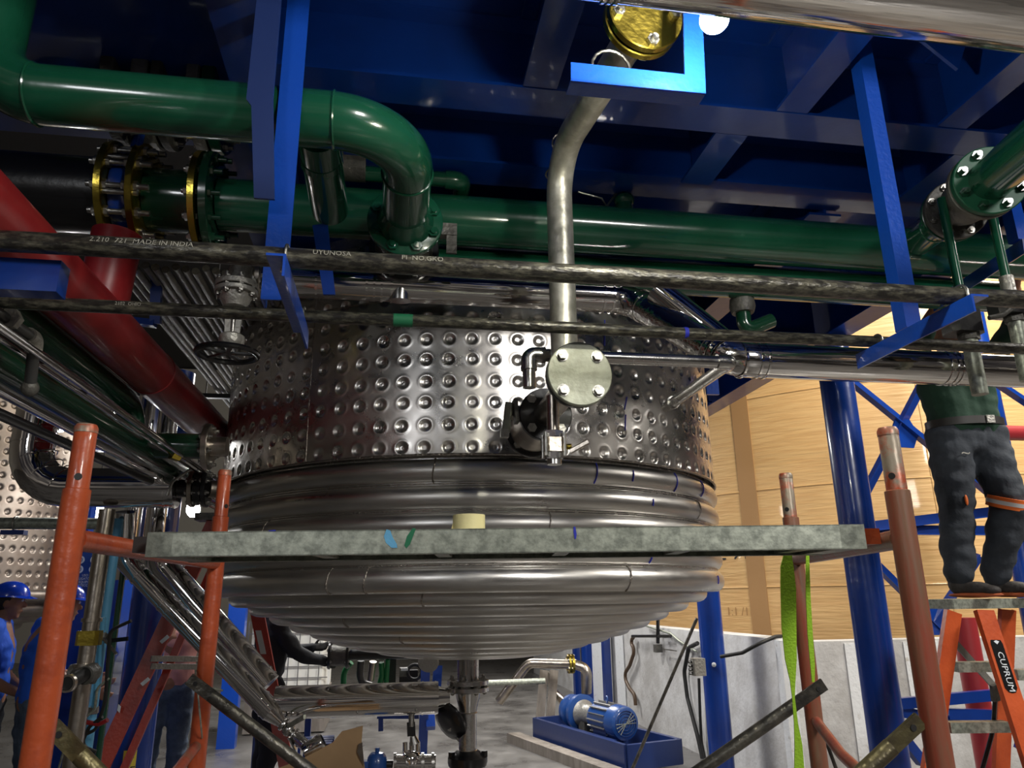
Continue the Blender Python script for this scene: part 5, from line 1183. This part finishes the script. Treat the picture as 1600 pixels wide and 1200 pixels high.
for pts, r, m, lab in (([(549, 1035), (537, 1050), (536, 1090)], .024, 'hose_green', 'green hose curving down left below the black pipe'), ([(596, 1035), (597, 1055), (590, 1085)], .024, 'hose_green', 'straight green hose below the black pipe'),
                       ([(606, 1030), (604, 1055), (602, 1085)], .02, 'hose_green', 'second straight green hose right of the first'), ([(564, 1032), (562, 1055), (566, 1068), (580, 1072)], .03, 'steel_tube_dark', 'dark curved hose between the green hoses'), ([(583, 1034), (579, 1062)], .03, 'stained_steel', 'braided metal hose between the green hoses')):
    solo('hose', MB().tube(bend([at(x, y, D=6.25) for x, y in pts], .15, 6), r, 12), m, lab, 'hose')
bf_ = thing('blue_stand', 'bright blue steel stand right of the hoses under the tank', 'stand', at(663, 1200, D=6.3))
for a_, b_ in (((665, 1038), (658, 1235)), ((684, 1040), (681, 1090)), ((672, 1116), (673, 1138))): part('leg', MB().bar(at(*a_, D=6.3), at(*b_, D=6.2), .075, .06, up=(0, 1, 0)), 'bright_blue', bf_)
for a_, b_ in (((590, 1119), (655, 1119)),): part('rail', MB().bar(at(*a_, D=6.3), at(*b_, D=6.3), .06, .035), 'blue', bf_)
part('leg', MB().bar(at(595, 1119, D=6.3), at(595, 1141, D=6.3), .04, .04, up=(0, 1, 0)), 'blue', bf_)
dk = at(669, 1036, D=6.05); part('round_plate', MB().lathe(dk, V((.2, 1, .5)), [(.085, 0), (.085, .015)], 32), 'cast_light', bf_, label='round grey steel disc')
bm_ = thing('black_machine', 'small black framed machine between the hoses and the blue stand', 'machine', at(630, 1070, D=6.4))
part('frame', MB().box(at(612, 1055, D=6.4), (.07, .1, .28)), 'rubber', bm_); part('panel', MB().box(at(631, 1050, D=6.4), (.07, .1, .07)), 'cast', bm_); part('label_plate', MB().box(at(632, 1046, D=6.3), (.06, .01, .02)), 'sign_white', bm_)
part('body', MB().box(at(638, 1062, D=6.45), (.16, .1, .16)), 'black_paint', bm_); part('wheel', MB().ring(at(648, 1050, D=6.35), VY, .06, .014, 24, 8), 'rubber', bm_)
# instrument below the mirror pipe
im = thing('instrument_valve', 'chrome valve with a black tag below the horizontal mirror pipe', 'valve', at(645, 1195, D=4.3))
cI = lambda x, y: at(x, y, Y=CY)
part('stem', MB().cyl(cI(643, 1112), cI(643, 1135), .016, n=12), 'bolt', im); part('tag', MB().bar(cI(642, 1128), cI(643, 1150), .045, .012, up=(0, 1, 0)), 'black_paint', im)
part('knuckle', MB().tube([cI(645, 1150), cI(648, 1162)], [.016, .03], 14), 'steel', im)
for px, m_ in ((633, 'chrome'), (643, 'steel'), (653, 'chrome')): part('bolted_leg', MB().cyl(cI(px, 1160), cI(px, 1178), .013, n=12), m_, im)
part('body', MB().lathe(cI(642, 1192), UZ, [(.05, 0), (.055, .02), (.045, .05), (.03, .06)], 20), 'chrome', im)
part('run_pipe', MB().cyl(cI(615, 1192), cI(680, 1192), .042, n=20), 'chrome', im)
for px in (617, 636, 660, 676): part('clamp', MB().band(cI(px, 1192), UX, .04, .052, .015, 28), 'steel', im)
mt = thing('actuator', 'small blue domed actuator at the bottom edge below the tank', 'actuator', cI(588, 1200))
part('dome', MB().lathe(cI(589, 1192), UZ, [(.055, -.08), (.055, 0), (.05, .03), (.035, .05), (.012, .055), (.012, .075)], 24), 'pump_blue', mt); part('arm', MB().box(cI(576, 1196), (.07, .06, .05)), 'pump_blue', mt); part('shaft', MB().cyl(cI(600, 1194), cI(614, 1194), .02, n=12), 'black_paint', mt)
# step stool, cardboard box
stl = thing('step_stool', 'dark blue slatted metal stool left of the cardboard box', 'stool', at(490, 1200, D=5.6))
s0_ = at(462, 1156, D=5.7); s1_ = at(517, 1148, D=5.9); zS = (s0_.z+s1_.z)/2-.02
for k in range(4): a = V((s0_.x, s0_.y-.12+.1*k, zS)); part('slat', MB().bar(a, a+V((.28, .02, 0)), .075, .012), 'skid', stl)
for x in (s0_.x+.01, s0_.x+.27):
    for y in (s0_.y-.15, s0_.y+.2): part('leg', MB().bar((x, y, 0), (x, y, zS-.006), .02, .02, up=(0, 1, 0)), 'bright_blue', stl)
cbx = thing('cardboard_box', 'brown cardboard box with raised torn flap at the bottom edge', 'box', at(510, 1235, D=2.9))
fl_ = [(420, 1230), (430, 1202), (470, 1187), (520, 1160), (534, 1143), (567, 1134), (565, 1160), (570, 1200), (572, 1230)]
part('flap', MB().plate([at(x, y, D=3.0) for x, y in fl_], (0, 1, 0), .005), 'card', cbx)
q = at(500, 1290, D=3.0); part('body', MB().box((q.x, q.y+.22, q.z*.5), (.42, .40, q.z)), 'card', cbx)
part('torn_edge', MB().plate([at(x, y, D=2.99) for x, y in ((566, 1160), (560, 1163), (558, 1175), (563, 1186), (569, 1196))], (0, 1, 0), .003), 'stained_steel', cbx)
for px, py0, py1, lab in ((403, 1125, 1232, 'blue thin post left of the slanting mirror pipes foot'), (482, 1120, 1148, 'short blue post behind the blue stool')):
    a = at(px, py0, D=6.2); solo('far_post', MB().bar((a.x, a.y, 0), (a.x, a.y, a.z), .05, .05, up=(0, 1, 0)), 'blue', lab, 'post')
# ================================================================== PEOPLE
def remesh(mb, vox, sm=3, fold=0.0):
    me = bpy.data.meshes.new('r'); me.from_pydata([tuple(p) for p in mb.v], [], mb.f)
    o = bpy.data.objects.new('r', me); COL.objects.link(o)
    m = o.modifiers.new('r', 'REMESH'); m.mode = 'VOXEL'; m.voxel_size = vox
    if sm: s = o.modifiers.new('s', 'SMOOTH'); s.iterations = sm; s.factor = .5
    dg = bpy.context.evaluated_depsgraph_get(); r = bpy.data.meshes.new_from_object(o.evaluated_get(dg))
    out = MB(); out.add([v.co+v.normal*fold*noise.noise(V((v.co.x*9, v.co.y*9, v.co.z*17))) if fold else v.co.copy() for v in r.vertices], [list(p.vertices) for p in r.polygons])
    bpy.data.objects.remove(o); bpy.data.meshes.remove(me); bpy.data.meshes.remove(r); return out
def limb(mb, pts, rad, sx=1.0, up=None, n=16, k=5):
    P = [V(p) for p in pts]; Q = []; R_ = []
    for i in range(len(P)-1):
        p0 = P[max(0, i-1)]; p1 = P[i]; p2 = P[i+1]; p3 = P[min(len(P)-1, i+2)]
        for j in range(k):
            t = j/k; Q.append(.5*((2*p1)+(p2-p0)*t+(2*p0-5*p1+4*p2-p3)*t*t+(3*p1-p0-3*p2+p3)*t**3)); R_.append(rad[i]+(rad[i+1]-rad[i])*t)
    Q.append(P[-1]); R_.append(rad[-1]); mb.tube(Q, R_, n, sx=sx, upv=up); mb.ball(Q[0], R_[0], n=12, m=8); mb.ball(Q[-1], R_[-1], n=12, m=8)
def hand(mb, w, d, palm_n, s=1.0, curl=.5, r0=1.0, thumb=1):
    """w wrist, d direction of fingers, palm_n palm normal"""
    d = V(d).normalized(); pn = (V(palm_n)-d*V(palm_n).dot(d)).normalized(); sd = d.cross(pn)*thumb
    c = V(w)+d*.05*s
    for k in range(-2, 3): mb.tube([V(w)+sd*.006*k, c+sd*.0135*k*s+d*.04*s], [.016*s, .013*s], 8)
    for k, ln in ((-1.5, .075), (-.5, .083), (.5, .078), (1.5, .06)):
        a = c+sd*.019*k*s+d*.035*s; p = a; dd = d.copy(); pts = [p.copy()]
        for q_, f_ in enumerate((.45, .32, .23)):
            ang = curl*(.5+.35*q_); dd = (dd*math.cos(ang)+pn*math.sin(ang)).normalized(); p = p+dd*ln*f_*s; pts.append(p.copy())
        mb.tube(pts, [.0095*s*r0, .009*s*r0, .008*s*r0, .006*s*r0], 8)
    a = V(w)+d*.02*s-sd*.026*s; mb.tube([a, a-sd*.028*s+d*.022*s+pn*.008, a-sd*.036*s+d*.055*s+pn*.02], [.013*s, .011*s, .008*s], 8)
def head(mb, c, fwd, up=(0, 0, 1)):
    f = V(fwd).normalized(); u = (V(up)-f*V(up).dot(f)).normalized(); r = f.cross(u); c = V(c)
    Rm = Matrix((r, f, u)).transposed()
    mb.ball(c+u*.02, .098, (.78, .98, 1.0), 20, 14, Rm); mb.ball(c-u*.045+f*.018, .075, (.76, .92, .95), 16, 12, Rm)
    mb.ball(c-u*.095+f*.055, .028, (1.1, .8, .7), 12, 8, Rm)
    mb.tube([c+f*.088+u*.012, c+f*.108-u*.022], [.009, .016], 8); mb.ball(c+f*.105-u*.026, .014, (1.2, .9, .8), 10, 8, Rm)
    for s in (-1, 1):
        mb.ball(c+r*s*.078-f*.005-u*.01, .028, (.3, .6, 1.05), 10, 8, Rm); mb.ball(c+f*.082+u*.028+r*s*.03, .016, (1.3, .5, .45), 10, 8, Rm)
    mb.ball(c+f*.085-u*.058, .017, (1.5, .6, .4), 10, 8, Rm)
    return f, u, r, Rm
def person(label, loc, yaw, fw, J, shirt, trousers, vox=.012, helmet=None, hair=True, shoes=True, sleeve=.55, headdir=None, kx=1.0, kz=1.0, kr=1.0, bodymat='skin'):
    """J in local axes: x to the person's left-hand side of the picture when seen from behind, y forward, z up"""
    R_ = Matrix.Rotation(yaw, 3, 'Z'); loc = V(loc); g = lambda p: loc+R_ @ V((p[0]*kx, p[1], p[2]*kz))
    t = thing('person', label, 'person', loc)
    H = {k: g(v) for k, v in J.items()}; f = R_ @ V((0, 1, 0)); sdv = R_ @ V((1, 0, 0))
    hd_ = (R_ @ V(headdir)) if headdir else f
    b = MB()
    limb(b, [H['pelvis'], H['waist'], H['chest'], H['neckb']], [.12, .11, .125, .07], sx=1.0, up=f)
    b.tube([H['neckb'], H['head']-V((0, 0, .03))], [.062, .052], 14)
    fw_, u_, r_, Rm = head(b, H['head'], hd_)
    for s in 'lr':
        limb(b, [H['sh'+s], H['el'+s], H['wr'+s]], [.05, .04, .027])
        limb(b, [H['hip'+s], H['kn'+s], H['an'+s]], [.075, .052, .036])
        dd = (H['wr'+s]-H['el'+s]).normalized(); pn = (H['chest']-H['wr'+s]); hand(b, H['wr'+s], (dd+(R_ @ V(J.get('hd'+s, (0, 0, 0))))).normalized(), pn, 1.0, .55, thumb=1 if s == 'l' else -1)
    bo = part('body', remesh(b, min(vox, .0085), 2), bodymat, t, 70)
    # eyes
    for s in (-1, 1):
        part('eye', MB().ball(H['head']+fw_*.0865+u_*.018+r_*s*.03, .011, n=10, m=8), 'sign_white', bo); part('iris', MB().ball(H['head']+fw_*.0945+u_*.018+r_*s*.03, .0048, n=8, m=6), 'hair', bo)
    part('mouth', MB().ball(H['head']+fw_*.0935-u_*.058, .017, (1.2, .25, .12), 10, 6, Rm), 'shirt_pink', bo)
    # shirt
    b = MB(); up_ = f
    for off in (-.065, 0, .065): limb(b, [H['pelvis']+sdv*off+V((0, 0, .02)), H['waist']+sdv*off, H['chest']+sdv*off*1.15, H['neckb']+sdv*off*.9-V((0, 0, .05))], [.118*kr, .115*kr, .122*kr, .07], up=up_)
    for s in 'lr':
        e_ = H['sh'+s].lerp(H['el'+s], min(1, sleeve*1.6)); pts = [H['sh'+s]+(H['neckb']-H['sh'+s])*.35, H['sh'+s], e_]; rr = [.07, .068, .062]
        if sleeve > .7: pts += [H['wr'+s]]; rr += [.042]
        limb(b, pts, rr)
    b.lathe(H['neckb']-V((0, 0, .03)), V((0, 0, 1))+f*.1, [(.08, 0), (.068, .04), (.064, .055)], 20)
    part('shirt', remesh(b, vox, 3, .014), shirt, t, 70)
    b = MB()
    for off in (-.06, 0, .06): limb(b, [H['pelvis']+sdv*off+V((0, 0, .06)), H['pelvis']+sdv*off-V((0, 0, .05))], [.115*kr, .11*kr], up=up_)
    for s in 'lr': limb(b, [H['hip'+s]+V((0, 0, .04)), H['hip'+s].lerp(H['kn'+s], .45), H['kn'+s], H['kn'+s].lerp(H['an'+s], .35), H['an'+s]+V((0, 0, .03))], [.105*kr, .098*kr, .078*kr, .077*kr, .066*kr])
    part('trousers', remesh(b, vox, 3, .016), trousers, t, 70)
    if shoes:
        for s in 'lr':
            b = MB(); a = H['an'+s]; fd = (R_ @ V(J.get('ft'+s, (0, 1, 0)))).normalized(); sR = Matrix((fd.cross(UZ), fd, UZ)).transposed()
            b.ball(a-V((0, 0, .02))-fd*.01, .055, (.85, 1.0, 1.1), 14, 10, sR); b.ball(a+fd*.07-V((0, 0, .045)), .05, (.9, 1.75, .75), 16, 10, sR); b.ball(a+fd*.14-V((0, 0, .055)), .045, (.95, 1.2, .62), 14, 10, sR)
            so_ = part('shoe', remesh(b, .008, 2), 'shoe', t, 60)
            part('sole', MB().ball(a+fd*.065-V((0, 0, .078)), .05, (.98, 2.75, .30), 22, 8, sR), 'sole' if helmet is None else 'rubber', so_)
    if helmet:
        c = H['head']+u_*.045; mb = MB(); n = 24; m = 9; vs = []; fs = []
        for i in range(m+1):
            a_ = PI/2*i/m
            for k in range(n):
                b_ = 2*PI*k/n; vs.append(c+Rm @ V((.105*math.cos(b_)*math.cos(a_), .128*math.sin(b_)*math.cos(a_), .112*math.sin(a_))))
        for i in range(m):
            for k in range(n): fs.append([i*n+k, i*n+(k+1) % n, (i+1)*n+(k+1) % n, (i+1)*n+k])
        mb.add(vs, fs); mb.add([c+Rm @ V((.113*math.cos(2*PI*k/n), .137*math.sin(2*PI*k/n)+(.045 if math.sin(2*PI*k/n) > .3 else 0), -.006-(.012 if math.sin(2*PI*k/n) > .3 else 0))) for k in range(n)]+[c+Rm @ V((.104*math.cos(2*PI*k/n), .127*math.sin(2*PI*k/n), .004)) for k in range(n)], [[k, (k+1) % n, n+(k+1) % n, n+k] for k in range(n)])
        part('helmet', mb, helmet, t, 60)
    if hair:
        mb = MB(); mb.ball(H['head']+u_*.028-fw_*.018, .102, (.80, .94, 1.0), 18, 12, Rm); part('hair', mb, 'hair', t, 70)
    return t, H, f, R_
def std(**k):
    J = dict(pelvis=(0, 0, .98), waist=(0, .0, 1.12), chest=(0, 0, 1.32), neckb=(0, 0, 1.49), head=(0, .02, 1.63), shl=(-.19, 0, 1.43), shr=(.19, 0, 1.43),
             ell=(-.24, -.02, 1.15), elr=(.24, -.02, 1.15), wrl=(-.24, .1, .92), wrr=(.24, .1, .92), hipl=(-.095, 0, .92), hipr=(.095, 0, .92),
             knl=(-.105, .02, .50), knr=(.105, .02, .50), anl=(-.11, -.02, .10), anr=(.11, -.02, .10)); J.update(k); return J
def ground(px, py, D):
    p = at(px, py, D=D); return V((p.x, p.y, 0))
# far left worker in blue helmet looking right, hands joined
q = ground(-6, 1000, 5.3)
person('worker in blue helmet and dark apron, cut by the left edge, hands joined', q, -PI/2+.25, 0, std(wrl=(-.06, .24, 1.0), wrr=(.06, .26, .98), ell=(-.25, .04, 1.14), elr=(.25, .04, 1.14), head=(0, .04, 1.62)), 'shirt_blue', 'cloth_black', helmet='helmet')
ap = at(10, 1075, D=5.1)
# second worker, blue shirt, behind orange post
q = ground(72, 1000, 5.15)
person('worker in blue helmet and bright blue shirt seen behind the near left post', q, -PI/2+.55, 0, std(wrl=(-.10, .36, 1.08), wrr=(.16, .32, 1.02), ell=(-.24, .1, 1.16), elr=(.26, .05, 1.16), head=(0, .08, 1.60), neckb=(0, .05, 1.47)), 'shirt_blue', 'jeans', helmet='helmet')
q = ground(272, 1000, 6.1)
person('worker in salmon pink shirt and jeans seen from behind through the left ladder', q, .1, 0, std(wrl=(-.14, .32, 1.2), wrr=(.26, .36, 1.22), ell=(-.28, .1, 1.2), elr=(.3, .14, 1.2), head=(.1, .16, 1.60), neckb=(.05, .06, 1.47)), 'shirt_pink', 'jeans', helmet='helmet')
q = ground(425, 1000, 6.1)
t_, H_, f_, R4 = person('worker in black clothes with a black glove reaching right under the tank', q, -1.25, 0, std(wrl=(-.1, .36, 1.22), wrr=(.12, .42, 1.12), ell=(-.2, .18, 1.2), elr=(.2, .18, 1.2), pelvis=(0, -.05, .98)), 'cloth_black', 'cloth_black', hair=True, sleeve=.8, bodymat='leather')
# glove and dark sleeve of a worker standing further right behind the tank
# standing worker on the ladder
fz = PZ+.026
q = at(1536, 925, D=LD+.04); q = V((q.x, q.y+.04, fz))
J5 = std(hipl=(-.185, 0, .95), hipr=(-.0, 0, .95), pelvis=(-.09, 0, 1.0), waist=(-.09, 0, 1.12), chest=(-.08, 0, 1.32), neckb=(-.07, 0, 1.49), shl=(-.26, 0, 1.43), shr=(.11, 0, 1.43), knl=(-.175, .09, .52), knr=(.03, 0, .52), anl=(-.125, -.03, .105), anr=(.075, -.0, .105), ell=(-.30, .24, 1.62), elr=(.15, .22, 1.60), wrl=(-.22, .42, 1.78), wrr=(.09, .42, 1.78), ftl=(-.6, .8, 0), ftr=(-.6, .8, 0), head=(-.07, .03, 1.64))
t5, H5, f5, R5 = person('worker in dark green shirt and dark jeans standing on the orange stepladder', q, PI-.12, 0, J5, 'shirt_green', 'jeans_dark', vox=.010, helmet=None, sleeve=.6, kx=1.16, kz=.93, kr=1.14)
pv = H5['pelvis']; s5 = R5 @ V((1, 0, 0))
bz_ = pv.z+.04
bl_pts = [V((pv.x, pv.y, bz_))+s5*.212*math.cos(a_)+f5*.150*math.sin(a_) for a_ in [2*PI*i/36 for i in range(36)]]
vs = []; 
for p_ in bl_pts: vs += [p_-V((0, 0, .022)), p_+V((0, 0, .022)), p_+(p_-V((pv.x, pv.y, bz_))).normalized()*.006+V((0, 0, .022)), p_+(p_-V((pv.x, pv.y, bz_))).normalized()*.006-V((0, 0, .022))]
bo_ = part('belt', MB().add(vs, [[4*i+j, 4*i+(j+1) % 4, 4*((i+1) % 36)+(j+1) % 4, 4*((i+1) % 36)+j] for i in range(36) for j in range(4)]), 'leather', t5)
bc = V((pv.x, pv.y, bz_))+f5*.158-s5*.05
part('buckle', MB().box(bc, (.05, .008, .045), R5, .004), 'bolt', bo_)
rb_ = H5['knl'].lerp(H5['hipl'], .06)+f5*.008; dk_ = (H5['anl']-H5['knl']).normalized()
part('reflective_band', MB().band(rb_, dk_, .080, .103, .060, 30), 'hi_orange', t5, label='orange band with grey reflective stripe on the trouser leg')
part('reflective_stripe', MB().band(rb_, dk_, .081, .1045, .022, 30), 'reflect', t5)
pk_ = H5['hipr'].lerp(H5['knr'], .90)+f5*.097
part('trouser_patch', MB().ball(pk_, .02, (.5, .25, 1.5), 10, 8, R5), 'hi_orange', t5, label='small orange patch on the knee')
hp_ = H5['hipr'].lerp(H5['knr'], .25)+f5*.128
part('thigh_print', text_mb('~', .09, lambda x, y, h: hp_-s5*x+V((0, 0, y))+f5*.004), 'cast_light', t5)
